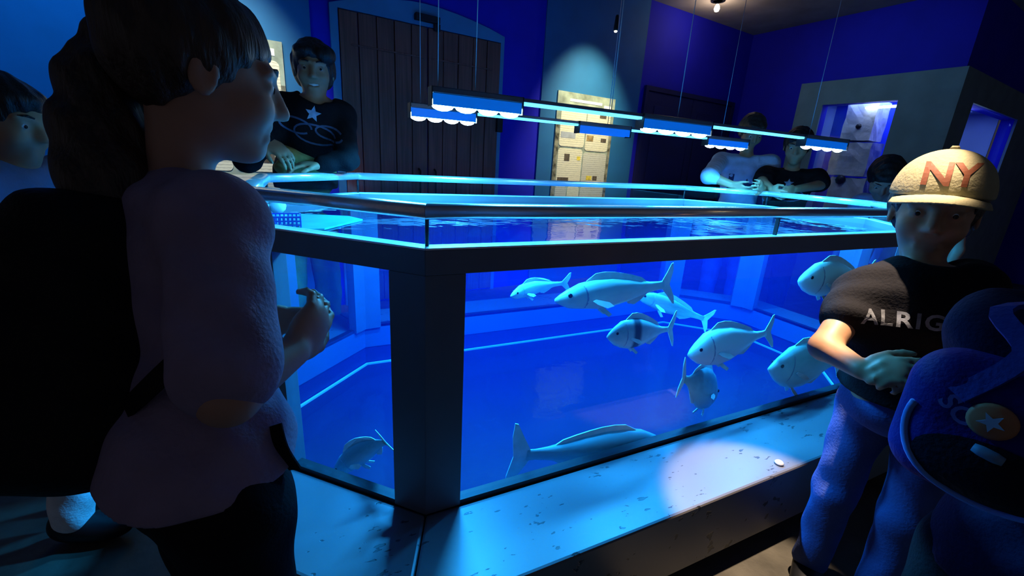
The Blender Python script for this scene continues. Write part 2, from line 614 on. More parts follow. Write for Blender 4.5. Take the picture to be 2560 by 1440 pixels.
area('aquarium_light', RW(xb + 0.25, 1.5, z1 + 0.06), RW(xb + 0.3, 1.5, z0), 9, (0.28, 0.45, 1.0), 0.5, 0.7)

rk = tag(empty('rock_pillar', RW(xb + 0.2, 1.6, 0.9)), 'pale stacked rock pillar inside the lit wall aquarium', 'rock')


def rock_block(x0, x1, y0, y1, z0, z1, seed):
    rnd = random.Random(seed)
    bm = bmesh.new()
    bmesh.ops.create_cube(bm, size=1.0)
    bmesh.ops.subdivide_edges(bm, edges=list(bm.edges), cuts=4, use_grid_fill=True)
    for v in bm.verts:
        c = v.co
        c.x = x0 + (c.x + 0.5) * (x1 - x0) + rnd.uniform(-0.006, 0.006)
        c.y = y0 + (c.y + 0.5) * (y1 - y0) + rnd.uniform(-0.006, 0.006)
        c.z = z0 + (c.z + 0.5) * (z1 - z0) + rnd.uniform(-0.005, 0.005)
        v.co = Vector([float(q) for q in RW(c.x, c.y, c.z)])
    return from_bm('block', bm, M_rock, rk, smooth=False)


for k, (ya, yb, za, zb) in enumerate(((1.36, 1.74, 0.89, 1.39), (1.40, 1.80, 1.415, 1.80), (1.44, 1.75, 1.825, 2.26))):
    rock_block(xb + 0.10, xb + 0.42, ya, yb, za, zb, 11 + k)
for k, (ya, za, r) in enumerate(((1.62, 1.36, 0.055), (1.58, 1.98, 0.03))):
    nm = 'sea_urchin' if k == 0 else 'sea_snail'
    o = lathe(nm, [(0.002, -r), (r * 0.7, -r * 0.7), (r, 0), (r * 0.7, r * 0.8), (0.002, r * 1.1)], M_dark, None, 12, RW(xb + 0.085, ya, za))
    tag(o, ('large dark blob clinging to the lower block of the rock pillar', 'small dark blob on the top block of the rock pillar')[k], 'sea creature')

w2 = tag(empty('window_2', RW(6.9, RC, 0.95)), kind='structure')
x0, x1, z0, z1 = WIN2
yb = RC + 0.13
rbox('pane', x0 + 0.001, x1 - 0.001, RC + 0.02, RC + 0.032, z0 + 0.001, z1 - 0.001, M_glass, w2)
rbox('back_panel', x0 - 0.3, x1 + 0.4, yb + 0.32, yb + 0.34, z0 - 0.1, z1 + 0.1, M_aqback, w2)
rbox('side_panel', x0 - 0.3, x0 - 0.28, yb, yb + 0.319, z0 - 0.1, z1 + 0.1, M_aqback, w2)
rbox('side_panel', x1 - 0.05, x1 - 0.03, yb, yb + 0.319, z0 - 0.1, z1 + 0.1, M_aqside, w2)
rbox('bottom_panel', x0 - 0.279, x1 - 0.051, yb, yb + 0.319, z0 - 0.1, z0 - 0.08, M_aqside, w2)
rbox('top_panel', x0 - 0.279, x1 - 0.051, yb, yb + 0.319, z1 + 0.08, z1 + 0.1, M_aqside, w2)
rbox('light_tube', x0 + 0.02, x0 + 0.65, yb + 0.02, yb + 0.05, z1 - 0.06, z1 - 0.02, M_hood, w2, 0.008)
area('aquarium_light', RW(6.9, yb + 0.16, z1 + 0.06), RW(6.9, yb + 0.16, z0), 9, (0.25, 0.42, 1.0), 1.2, 0.25)

# ------------------------------------------------------------------ information posters
M_board = mat('poster_board_green_grey', (0.30, 0.36, 0.30), 0.6, var=0.5, scale=8)
M_photo = mat('poster_photo_border', (0.20, 0.20, 0.15), 0.6, var=0.9, scale=16)


def card_mat(name, colr):
    m, nt, b = _nt(name)
    tc = nt.nodes.new('ShaderNodeTexCoord')
    mp = nt.nodes.new('ShaderNodeMapping')
    mp.inputs['Scale'].default_value = (0.4, 0.4, 1.0)
    nt.links.new(tc.outputs['Object'], mp.inputs['Vector'])
    w = nt.nodes.new('ShaderNodeTexWave')
    w.bands_direction = 'Z'
    w.inputs['Scale'].default_value = 14
    w.inputs['Distortion'].default_value = 2.5
    w.inputs['Detail'].default_value = 3
    w.inputs['Detail Scale'].default_value = 6
    nt.links.new(mp.outputs['Vector'], w.inputs['Vector'])
    r = nt.nodes.new('ShaderNodeValToRGB')
    r.color_ramp.elements[0].color = tuple(c * 0.72 for c in colr) + (1,)
    r.color_ramp.elements[0].position = 0.1
    r.color_ramp.elements[1].color = tuple(colr) + (1,)
    r.color_ramp.elements[1].position = 0.45
    nt.links.new(w.outputs['Fac'], r.inputs['Fac'])
    nt.links.new(r.outputs['Color'], b.inputs['Base Color'])
    b.inputs['Roughness'].default_value = 0.6
    return m


M_card = card_mat('poster_card_cream', (0.80, 0.77, 0.60))
M_card2 = card_mat('poster_card_grey', (0.62, 0.62, 0.55))
M_pic = [mat('poster_print_slate', (0.40, 0.44, 0.50), 0.6, var=0.2), mat('poster_print_dark', (0.10, 0.08, 0.06), 0.6, var=0.5, scale=30),
         mat('poster_print_brown', (0.35, 0.24, 0.10), 0.6, var=0.6, scale=30), mat('poster_print_yellow', (0.75, 0.60, 0.08), 0.6, var=0.3, scale=30)]


def rounded(xa, xb, za, zb, r, n=5):
    pts = []
    for cx_, cz_, a0 in ((xb - r, za + r, -90), (xb - r, zb - r, 0), (xa + r, zb - r, 90), (xa + r, za + r, 180)):
        for k in range(n + 1):
            a = math.radians(a0 + 90 * k / n)
            pts.append((cx_ + r * math.cos(a), cz_ + r * math.sin(a)))
    return pts


def poster(label, X0, X1, Z0, Z1, cards, prints, title):
    p = tag(empty('information_poster', RW((X0 + X1) / 2, BW - 0.02, Z0)), label, 'poster', 'information posters on the back wall')
    yf = BW - 0.019
    sx, sz = X1 - X0, Z1 - Z0
    P = lambda u, v, d: RW(X0 + u * sx, yf - d, Z0 + v * sz)
    slab('board', [P(0, 0, .014), P(1, 0, .014), P(1, 1, .014), P(0, 1, .014)], UY * 0.0135, M_board, p)
    slab('photo_strip', [P(0, 0, .016), P(.06, 0, .016), P(.06, .80, .016), P(0, .80, .016)], UY * 0.0018, M_photo, p)
    slab('photo_strip', [P(.95, 0, .016), P(1, 0, .016), P(1, .78, .016), P(.95, .78, .016)], UY * 0.0018, M_photo, p)
    for u0, u1, v0, v1, mm in cards:
        pts = [RW(a, yf - 0.018, b) for a, b in rounded(X0 + u0 * sx, X0 + u1 * sx, Z0 + v0 * sz, Z0 + v1 * sz, 0.035)]
        slab('card', pts, UY * 0.0038, mm, p)
    for u0, u1, v0, v1, i in prints:
        slab('picture', [P(u0, v0, .0195), P(u1, v0, .0195), P(u1, v1, .0195), P(u0, v1, .0195)], UY * 0.0013, M_pic[i], p)
    for u0, u1, v0, v1 in title:
        slab('title_strip', [P(u0, v0, .0165), P(u1, v0, .0165), P(u1, v1, .0165), P(u0, v1, .0165)], UY * 0.0023, M_white, p)
    return p


poster('tall cream information poster lit by a warm spot behind the hanging lights', 2.53, 3.34, 0.72, 2.09,
       [(.07, .50, .60, .90, M_card), (.52, .94, .58, .885, M_card), (.07, .49, .31, .585, M_card), (.51, .94, .31, .565, M_card2), (.07, .26, .04, .29, M_card2), (.28, .49, .04, .29, M_card), (.51, .94, .04, .29, M_card2)],
       [(.09, .34, .665, .71, 0), (.54, .66, .655, .70, 2), (.80, .90, .655, .685, 1), (.18, .27, .49, .545, 1), (.40, .46, .50, .53, 3), (.60, .70, .345, .38, 3), (.72, .80, .345, .38, 1), (.09, .28, .33, .36, 1), (.74, .86, .84, .87, 1)],
       [(.20, .76, .935, .955), (.80, .93, .915, .94)])
poster('cream information poster partly hidden behind the girl with the ponytail', -0.80, -0.02, 0.75, 2.10,
       [(.04, .49, .60, .90, M_card), (.52, .96, .60, .90, M_card), (.04, .49, .31, .58, M_card), (.52, .96, .31, .58, M_card), (.04, .96, .04, .29, M_card2)],
       [(.60, .90, .66, .80, 2), (.1, .35, .64, .7, 0), (.62, .85, .36, .45, 1), (.12, .4, .36, .44, 2)],
       [(.10, .60, .935, .955), (.74, .93, .925, .96)])

# ================================================================== THE TANK
TL, TW, TC = 2.42, 1.53, 0.42
OCT = [(0, 0), (TL, 0), (TL + TC, TC), (TL + TC, TW - TC), (TL, TW), (0, TW), (-TC, TW - TC), (-TC, TC)]
OCT = [np.array(q, float) for q in OCT]


def off(o):
    """outline of the octagon pushed outward by o (mitred)"""
    n = len(OCT)
    res = []
    for i in range(n):
        e0 = OCT[i] - OCT[i - 1]
        e1 = OCT[(i + 1) % n] - OCT[i]
        n0 = np.array([e0[1], -e0[0]]) / np.linalg.norm(e0)
        n1 = np.array([e1[1], -e1[0]]) / np.linalg.norm(e1)
        b = n0 + n1
        b /= np.linalg.norm(b)
        res.append(OCT[i] + b * (o / (b @ n0)))
    return res


def side_piece(name, i, o1, o2, z0, z1, material, parent, e=0.0, bevel=0.0, u0=None, u1=None):
    """mitred bar along side i between two offsets; e shortens it; u0/u1 cut it (metres along the side)"""
    A, B = off(o1), off(o2)
    j = (i + 1) % 8
    d = OCT[j] - OCT[i]
    ln = np.linalg.norm(d)
    d = d / ln
    q = [A[i] + d * e, A[j] - d * e, B[j] - d * e, B[i] + d * e]
    nrm = np.array([d[1], -d[0]])
    if u0 is not None:
        q[0] = OCT[i] + nrm * o1 + d * u0
        q[3] = OCT[i] + nrm * o2 + d * u0
    if u1 is not None:
        q[1] = OCT[i] + nrm * o1 + d * u1
        q[2] = OCT[i] + nrm * o2 + d * u1
    return prism(name, q, z0, z1, material, parent, bevel)


Z_LEDGE, Z_G0, Z_G1, Z_H, Z_CH, Z_R0 = 0.36, 0.377, 1.08, 1.143, 1.148, 1.215
tank = tag(empty('aquarium_tank', (TL / 2, TW / 2, 0)), 'long eight-sided open-top aquarium tank with charcoal frame and stone ledge', 'aquarium')
prism('plinth', off(0.17), 0.0, 0.104, M_dark, tank)
prism('tank_floor', off(-0.032), 0.106, 0.124, M_tankfloor, tank)
side_len = [np.linalg.norm(OCT[(i + 1) % 8] - OCT[i]) for i in range(8)]
for i in range(8):
    side_piece('ledge_slab', i, 0.28, -0.001, 0.105, Z_LEDGE, M_stone, tank, e=0.0012, bevel=0.008)
    side_piece('liner_panel', i, -0.012, -0.03, 0.125, 0.235, M_liner2, tank)
    side_piece('liner_panel', i, -0.010, -0.034, 0.236, 0.376, M_liner, tank)
    side_piece('floor_bead', i, -0.035, -0.048, 0.1245, 0.134, M_white, tank)
    side_piece('sill', i, -0.001, -0.034, Z_LEDGE + 0.0005, Z_G0, M_seal, tank)
    side_piece('viewing_pane', i, -0.006, -0.020, Z_G0 + 0.0005, Z_G1 - 0.0005, M_glass, tank, u0=0.104, u1=side_len[i] - 0.104)
    side_piece('header_beam', i, 0.0, -0.045, Z_G1, Z_H, M_frame, tank, bevel=0.002)
    side_piece('aluminium_channel', i, -0.0005, -0.044, Z_H + 0.0003, Z_CH, M_alu, tank, e=0.0008)
    cuts = [(0.006, side_len[i] / 2 + 0.12 if i == 0 else side_len[i] / 2), (side_len[i] / 2 + 0.126 if i == 0 else side_len[i] / 2 + 0.006, side_len[i] - 0.006)] if i in (0, 4) else [(0.006, side_len[i] - 0.006)]
    for a, b in cuts:
        side_piece('parapet_pane', i, -0.024, -0.034, Z_CH + 0.0003, Z_R0 + 0.004, M_pglass, tank, u0=a, u1=b)
    if i == 0:
        side_piece('glass_seam', i, -0.022, -0.036, Z_CH + 0.0003, Z_R0 + 0.004, M_seal, tank, u0=cuts[0][1] + 0.0005, u1=cuts[1][0] - 0.0005)
    # rounded handrail
    A, B = off(0.002), off(-0.046)
    prof = []
    for k in range(16):
        a = 2 * math.pi * k / 16
        prof.append((-0.021 + 0.025 * math.copysign(abs(math.cos(a)) ** 0.6, math.cos(a)), 1.2335 + 0.0185 * math.copysign(abs(math.sin(a)) ** 0.6, math.sin(a))))
    vs, fs = [], []
    j = (i + 1) % 8
    dd = (OCT[j] - OCT[i]) / side_len[i]
    for e_, sg in ((i, 1), (j, -1)):
        for o_, zz in prof:
            q = off(o_)[e_] + dd * 0.0008 * sg
            vs.append((q[0], q[1], zz))
    for k in range(16):
        fs.append((k, (k + 1) % 16, 16 + (k + 1) % 16, 16 + k))
    fs += [tuple(range(15, -1, -1)), tuple(range(16, 32))]
    link_mesh('handrail', vs, fs, M_steel, tank, smooth=True)
    # corner column and corner seam
    p0, p1, p2 = OCT[i - 1], OCT[i], OCT[(i + 1) % 8]
    a = (p0 - p1) / np.linalg.norm(p0 - p1)
    b = (p2 - p1) / np.linalg.norm(p2 - p1)
    I = off(-0.05)[i]
    na = np.array([a[1], -a[0]]) * -1
    poly = [p1, p1 + b * 0.105, p1 + b * 0.105 + np.array([-b[1], b[0]]) * 0.05, I, p1 + a * 0.105 + np.array([a[1], -a[0]]) * 0.05, p1 + a * 0.105]
    prism('corner_column', poly, Z_LEDGE + 0.0006, Z_G1 - 0.0003, M_frame, tank, 0.0015)
    ws = off(-0.029)[i]
    lathe('corner_seam', [(0.005, Z_CH + 0.0005), (0.005, Z_R0 + 0.003)], M_seal, tank, 8, (ws[0], ws[1], 0))

wtr = prism('tank_water', off(-0.0365), 0.1355, 1.112, M_water)
tag(wtr, 'deep blue water filling the eight-sided tank', 'water', kind='stuff')

# ------------------------------------------------------------------ hanging lights over the water
M_housing = mat('lamp_housing_grey', (0.10, 0.11, 0.14), 0.35, 0.6, var=0.1)
M_cover = emit('lamp_side_diffuser', (0.0, 0.20, 0.80), 0.36)
M_led = emit('led_lens_glow', (0.55, 0.85, 1.0), 28)
M_strip = emit('light_strip_glow', (0.10, 0.55, 1.0), 2.6)
M_cable = mat('steel_cable', (0.45, 0.47, 0.5), 0.4, 0.8)
ZL = 1.517
LAMP_W = 45.0
LEDC = (0.025, 0.43, 1.0)


def light_rail(label, y, lamps, strips, cables, lamp_w):
    g = tag(empty('hanging_light_rail', (lamps[0][0], y, ZL)), label, 'lamp', 'light rails hanging over the tank')
    for (xa, xb_, on) in lamps:
        h = rbox('lamp_housing', xa, xb_, y - 0.020, y + 0.030, ZL + 0.040, ZL + 0.060, M_housing, g, 0.003, W3)
        rbox('side_diffuser', xa + 0.003, xb_ - 0.003, y - 0.016, y - 0.012, ZL + 0.004, ZL + 0.0395, M_cover, h, 0, W3)
        rbox('side_diffuser', xa + 0.003, xb_ - 0.003, y + 0.022, y + 0.026, ZL + 0.004, ZL + 0.0395, M_cover, h, 0, W3)
        rbox('end_cap', xa - 0.003, xa, y - 0.020, y + 0.030, ZL, ZL + 0.060, M_dark, h, 0, W3)
        rbox('end_cap', xb_, xb_ + 0.003, y - 0.020, y + 0.030, ZL, ZL + 0.060, M_dark, h, 0, W3)
        rbox('led_board', xa + 0.003, xb_ - 0.003, y - 0.011, y + 0.021, ZL + 0.022, ZL + 0.026, M_white, h, 0, W3)
        n = 4
        if on:
            for k in range(n):
                cx_ = xa + (k + 0.5) * (xb_ - xa) / n
                r = 0.53 * (xb_ - xa) / n
                pr = [(r, ZL + 0.021), (r * 0.96, ZL + 0.008), (r * 0.75, ZL - 0.004), (r * 0.4, ZL - 0.010), (0.001, ZL - 0.012)]
                lens = lathe('led_lens', pr, M_led, h, 16, (cx_, y + 0.005, 0))
                for v in lens.data.vertices:
                    v.co.y = (y + 0.005) + (v.co.y - (y + 0.005)) * min(1.0, 0.015 / r)
        if on:
            d = bpy.data.lights.new('lamp_light', 'AREA')
            d.shape = 'RECTANGLE'
            d.size, d.size_y = xb_ - xa, 0.05
            d.energy = lamp_w
            d.color = LEDC
            d.spread = math.radians(156)
            o = bpy.data.objects.new('lamp_light', d)
            col.objects.link(o)
            aim(o, ((xa + xb_) / 2, y + 0.005, ZL - 0.016), ((xa + xb_) / 2, y + 0.005001, 0))
    for xa, xb_ in strips:
        rbox('carrier_rail', xa, xb_, y - 0.012, y + 0.02, ZL + 0.046, ZL + 0.058, M_housing, g, 0.001, W3)
        rbox('light_strip', xa, xb_, y - 0.010, y + 0.018, ZL + 0.036, ZL + 0.0455, M_strip, g, 0, W3)
    for xx in cables:
        tube('cable', [(xx, y + 0.005, ZL + 0.058), (xx, y + 0.005, CEIL)], 0.0016, M_cable, g, 6)
    return g


light_rail('hanging row of blue-white lamps nearest the camera', 0.504,
           [(0.147, 0.475, True), (1.033, 1.43, True), (2.12, 2.50, True)], [(0.48, 1.028), (1.435, 2.115)], [0.172, 0.302, 0.88, 1.236, 2.17], LAMP_W)
light_rail('hanging row of blue-white lamps farther from the camera', 1.026,
           [(0.192, 0.497, True), (1.068, 1.404, False), (2.01, 2.38, True)], [(0.502, 1.063), (1.409, 2.005)], [0.24, 1.26, 2.14], LAMP_W)
ps = tag(empty('pendant_spotlight', (0.872, 0.504, 1.9)), 'small black cone spotlight on the cable above the hanging lamps', 'lamp')
lathe('cone_housing', [(0.004, 0.045), (0.006, 0.04), (0.009, 0.0), (0.009, -0.008), (0.003, -0.008)], M_dark, ps, 12, (0.863, 0.5155, 1.862))
lathe('bulb', [(0.006, -0.0085), (0.005, -0.012), (0.001, -0.014)], emit('warm_bulb', (1, 0.85, 0.6), 12), ps, 10, (0.863, 0.5155, 1.862))


# ================================================================== ORGANIC SHAPES (smooth-blended solids, meshed)
class Sdf:
    def __init__(self):
        self.ops = []

    def cap(self, a, b, ra, rb=None, k=0.02, sub=False):
        self.ops.append(('cap', np.array(a, float), np.array(b, float), ra, ra if rb is None else rb, k, sub))
        return self

    def ell(self, c, r, rot=None, k=0.02, sub=False):
        self.ops.append(('ell', np.array(c, float), np.array(r, float), np.eye(3) if rot is None else np.array(rot, float), k, sub))
        return self

    def box(self, c, h, rnd, rot=None, k=0.02, sub=False):
        self.ops.append(('box', np.array(c, float), np.array(h, float), rnd, np.eye(3) if rot is None else np.array(rot, float), k, sub))
        return self

    def cut(self, p, n):
        """keep the side opposite to n"""
        self.ops.append(('cut', np.array(p, float), np.array(n, float)))
        return self

    def noise(self, amp, freq, stretch=(1, 1, 1)):
        self.ops.append(('noise', amp, freq, np.array(stretch, float)))
        return self

    def _bb(self, op):
        if op[0] == 'cap':
            r = max(op[3], op[4])
            return np.minimum(op[1], op[2]) - r, np.maximum(op[1], op[2]) + r
        if op[0] == 'ell':
            r = np.sqrt(((op[3] * op[2][None, :]) ** 2).sum(1))
            return op[1] - r, op[1] + r
        if op[0] == 'box':
            r = (np.abs(op[4]) * op[2][None, :]).sum(1)
            return op[1] - r, op[1] + r

    def mesh(self, name, h, material, parent=None, smooth_iter=1):
        solid = [o for o in self.ops if o[0] in ('cap', 'ell', 'box') and not o[-1]]
        bbs = [self._bb(o) for o in solid]
        lo = np.min([b[0] for b in bbs], 0) - 3 * h - 0.01
        hi = np.max([b[1] for b in bbs], 0) + 3 * h + 0.01
        dim = np.ceil((hi - lo) / h).astype(int) + 1
        F = np.full(dim, 0.2, np.float32)
        ax = [lo[i] + h * np.arange(dim[i]) for i in range(3)]
        for op in self.ops:
            if op[0] == 'cut':
                g = ((ax[0] - op[1][0]) * op[2][0])[:, None, None] + ((ax[1] - op[1][1]) * op[2][1])[None, :, None] + ((ax[2] - op[1][2]) * op[2][2])[None, None, :]
                F = np.maximum(F, g.astype(np.float32))
                continue
            if op[0] == 'noise':
                a, f, s = op[1], op[2], op[3]
                X, Y, Z = ax[0][:, None, None] * f * s[0], ax[1][None, :, None] * f * s[1], ax[2][None, None, :] * f * s[2]
                n = np.sin(X + 1.7 * np.sin(Z * 0.6 + 1.3)) * np.sin(Y * 1.1 + 1.3 * np.sin(X * 0.7)) * np.cos(Z * 0.9 + Y * 0.4) + 0.5 * np.sin(1.9 * X + 2.3 * Z + 1.1 * Y)
                F = F + (a * n).astype(np.float32)
                continue
            b0, b1 = self._bb(op)
            k = op[-2]
            mg = k + 3 * h + 0.012
            i0 = np.clip(np.floor((b0 - mg - lo) / h).astype(int), 0, dim - 1)
            i1 = np.clip(np.ceil((b1 + mg - lo) / h).astype(int) + 1, 1, dim)
            sl = tuple(slice(i0[i], i1[i]) for i in range(3))
            X, Y, Z = ax[0][sl[0]][:, None, None], ax[1][sl[1]][None, :, None], ax[2][sl[2]][None, None, :]
            if op[0] == 'cap':
                a, b, ra, rb = op[1:5]
                d = b - a
                L2 = d @ d + 1e-12
                t = np.clip(((X - a[0]) * d[0] + (Y - a[1]) * d[1] + (Z - a[2]) * d[2]) / L2, 0, 1)
                D = np.sqrt((X - a[0] - t * d[0]) ** 2 + (Y - a[1] - t * d[1]) ** 2 + (Z - a[2] - t * d[2]) ** 2) - (ra + (rb - ra) * t)
            else:
                c = op[1]
                R = op[3] if op[0] == 'ell' else op[4]
                x, y, z = X - c[0], Y - c[1], Z - c[2]
                u = x * R[0, 0] + y * R[1, 0] + z * R[2, 0]
                v = x * R[0, 1] + y * R[1, 1] + z * R[2, 1]
                w = x * R[0, 2] + y * R[1, 2] + z * R[2, 2]
                if op[0] == 'ell':
                    r = op[2]
                    k0 = np.sqrt((u / r[0]) ** 2 + (v / r[1]) ** 2 + (w / r[2]) ** 2)
                    k1 = np.sqrt((u / r[0] ** 2) ** 2 + (v / r[1] ** 2) ** 2 + (w / r[2] ** 2) ** 2) + 1e-9
                    D = k0 * (k0 - 1) / k1
                else:
                    hh, rd = op[2], op[3]
                    q = [np.abs(t_) - (hh[i] - rd) for i, t_ in enumerate((u, v, w))]
                    D = np.sqrt(sum(np.maximum(t_, 0) ** 2 for t_ in q)) + np.minimum(np.maximum(np.maximum(q[0], q[1]), q[2]), 0) - rd
            D = D.astype(np.float32)
            A = F[sl]
            if op[-1]:
                D = -D
                hk = np.maximum(k - np.abs(A - D), 0) / max(k, 1e-6)
                F[sl] = np.maximum(A, D) + hk * hk * k * 0.25
            else:
                hk = np.maximum(k - np.abs(A - D), 0) / max(k, 1e-6)
                F[sl] = np.minimum(A, D) - hk * hk * k * 0.25
        # surface nets
        ins = F < 0
        cnt = np.zeros(tuple(dim - 1), np.int8)
        for dx in (0, 1):
            for dy in (0, 1):
                for dz in (0, 1):
                    cnt += ins[dx:dim[0] - 1 + dx, dy:dim[1] - 1 + dy, dz:dim[2] - 1 + dz]
        act = np.argwhere((cnt > 0) & (cnt < 8))
        if len(act) == 0:
            raise RuntimeError('empty shape ' + name)
        idx = np.full(tuple(dim - 1), -1, np.int32)
        idx[act[:, 0], act[:, 1], act[:, 2]] = np.arange(len(act))
        S_ = np.zeros((len(act), 3))
        N_ = np.zeros(len(act))
        corners = [(0, 0, 0), (1, 0, 0), (0, 1, 0), (1, 1, 0), (0, 0, 1), (1, 0, 1), (0, 1, 1), (1, 1, 1)]
        val = {c: F[act[:, 0] + c[0], act[:, 1] + c[1], act[:, 2] + c[2]] for c in corners}
        for a in corners:
            for ax_ in range(3):
                if a[ax_] == 0:
                    b = list(a)
                    b[ax_] = 1
                    b = tuple(b)
                    va, vb = val[a], val[b]
                    m = (va < 0) != (vb < 0)
                    t = np.where(m, va / np.where(m, va - vb, 1), 0)
                    pt = np.array(a, float)[None, :] + t[:, None] * (np.array(b, float) - np.array(a, float))[None, :]
                    S_ += pt * m[:, None]
                    N_ += m
        verts = lo + h * (act + S_ / np.maximum(N_, 1)[:, None])
        quads = []
        for ax_ in range(3):
            sl0 = [slice(1, dim[i] - 1) for i in range(3)]
            sl0[ax_] = slice(0, dim[ax_] - 1)
            sl1 = list(sl0)
            sl1[ax_] = slice(1, dim[ax_])
            e0, e1 = ins[tuple(sl0)], ins[tuple(sl1)]
            ch = np.argwhere(e0 != e1)
            if len(ch) == 0:
                continue
            o_ = np.array([1, 1, 1])
            o_[ax_] = 0
            base = ch + o_
            u, v = (ax_ + 1) % 3, (ax_ + 2) % 3
            du, dv = np.zeros(3, int), np.zeros(3, int)
            du[u], dv[v] = 1, 1
            g = lambda q: idx[q[:, 0], q[:, 1], q[:, 2]]
            q4 = np.stack([g(base - du - dv), g(base - dv), g(base), g(base - du)], 1)
            flip = ~e0[ch[:, 0], ch[:, 1], ch[:, 2]]
            q4[flip] = q4[flip][:, ::-1]
            quads.append(q4)
        quads = np.concatenate(quads)
        quads = quads[(quads >= 0).all(1)]
        # light smoothing along the surface
        for _ in range(smooth_iter):
            acc = np.zeros_like(verts)
            n_ = np.zeros(len(verts))
            for a, b in ((0, 1), (1, 2), (2, 3), (3, 0)):
                np.add.at(acc, quads[:, a], verts[quads[:, b]])
                np.add.at(acc, quads[:, b], verts[quads[:, a]])
                np.add.at(n_, quads[:, a], 1)
                np.add.at(n_, quads[:, b], 1)
            verts = 0.5 * verts + 0.5 * acc / np.maximum(n_, 1)[:, None]
        me = bpy.data.meshes.new(name)
        me.vertices.add(len(verts))
        me.vertices.foreach_set('co', verts.astype(np.float32).ravel())
        me.loops.add(len(quads) * 4)
        me.loops.foreach_set('vertex_index', quads.astype(np.int32).ravel())
        me.polygons.add(len(quads))
        me.polygons.foreach_set('loop_start', np.arange(0, len(quads) * 4, 4, dtype=np.int32))
        me.polygons.foreach_set('loop_total', np.full(len(quads), 4, np.int32))
        me.polygons.foreach_set('use_smooth', np.ones(len(quads), bool))
        me.update(calc_edges=True)
        me.validate()
        me.materials.append(material)
        o = bpy.data.objects.new(name, me)
        col.objects.link(o)
        if parent:
            o.parent = parent
            o.matrix_parent_inverse = parent.matrix_basis.inverted()
        return o


def unit(v):
    v = np.array(v, float)
    return v / (np.linalg.norm(v) + 1e-12)


def frame(fwd, up):
    """columns: forward, left, up"""
    f = unit(fwd)
    l = unit(np.cross(up, f))
    u = np.cross(f, l)
    return np.stack([f, l, u], 1)


def bvh_of(o):
    me = o.data
    return BVHTree.FromPolygons([v.co for v in me.vertices], [tuple(p.vertices) for p in me.polygons])


def text_mesh(body, size, spacing=1.0, bold=0.0):
    cu = bpy.data.curves.new('lettering', 'FONT')
    cu.body = body
    cu.size = size
    cu.align_x = 'CENTER'
    cu.align_y = 'CENTER'
    cu.space_character = spacing
    cu.offset = bold
    cu.resolution_u = 3
    o = bpy.data.objects.new('lettering', cu)
    col.objects.link(o)
    bpy.context.view_layer.update()
    dg = bpy.context.evaluated_depsgraph_get()
    me = bpy.data.meshes.new_from_object(o.evaluated_get(dg))
    vs = [tuple(v.co) for v in me.vertices]
    fs = [tuple(p.vertices) for p in me.polygons]
    bpy.data.objects.remove(o)
    bpy.data.meshes.remove(me)
    return vs, fs


def decal(name, vs, fs, target, origin, right, up, material, parent, lift=0.0025, fine=0.012):
    """lay flat print onto a surface: every point is dropped along the inward normal onto the target mesh"""
    right, up = unit(right), unit(up)
    nrm = np.cross(right, up)
    bm = bmesh.new()
    vv = [bm.verts.new((v[0], v[1], 0)) for v in vs]
    for f in fs:
        try:
            bm.faces.new([vv[i] for i in f])
        except ValueError:
            pass
    bmesh.ops.triangulate(bm, faces=bm.faces)
    for _ in range(2):
        es = [e for e in bm.edges if e.calc_length() > fine]
        if es:
            bmesh.ops.subdivide_edges(bm, edges=es, cuts=1)
            bmesh.ops.triangulate(bm, faces=bm.faces)
    t = bvh_of(target)
    dead = []
    for v in bm.verts:
        p = np.array(origin, float) + right * v.co.x + up * v.co.y
        hit = t.ray_cast(Vector([float(c) for c in (p + nrm * 0.12)]), Vector([float(c) for c in -nrm]), 0.4)
        if hit[0] is None:
            dead.append(v)
        else:
            v.co = hit[0] + Vector([float(c) for c in nrm]) * lift
    if dead:
        bmesh.ops.delete(bm, geom=dead, context='VERTS')
    return from_bm(name, bm, material, parent)


def star_poly(r, r2=0.45, n=5, rot=math.pi / 2):
    pts = []
    for k in range(2 * n):
        a = rot + math.pi * k / n
        q = r if k % 2 == 0 else r * r2
        pts.append((q * math.cos(a), q * math.sin(a)))
    return pts + [(0, 0)], [(k, (k + 1) % (2 * n), 2 * n) for k in range(2 * n)]


def ring_strip(pts, w):
    """thin ribbon along a 2-D polyline"""
    vs, fs = [], []
    pts = [np.array(p, float) for p in pts]
    for i, p in enumerate(pts):
        t = pts[min(i + 1, len(pts) - 1)] - pts[max(i - 1, 0)]
        t /= np.linalg.norm(t) + 1e-9
        n = np.array([-t[1], t[0]]) * w / 2
        vs += [tuple(p + n), tuple(p - n)]
    for i in range(len(pts) - 1):
        fs.append((2 * i, 2 * i + 1, 2 * i + 3, 2 * i + 2))
    return vs, fs


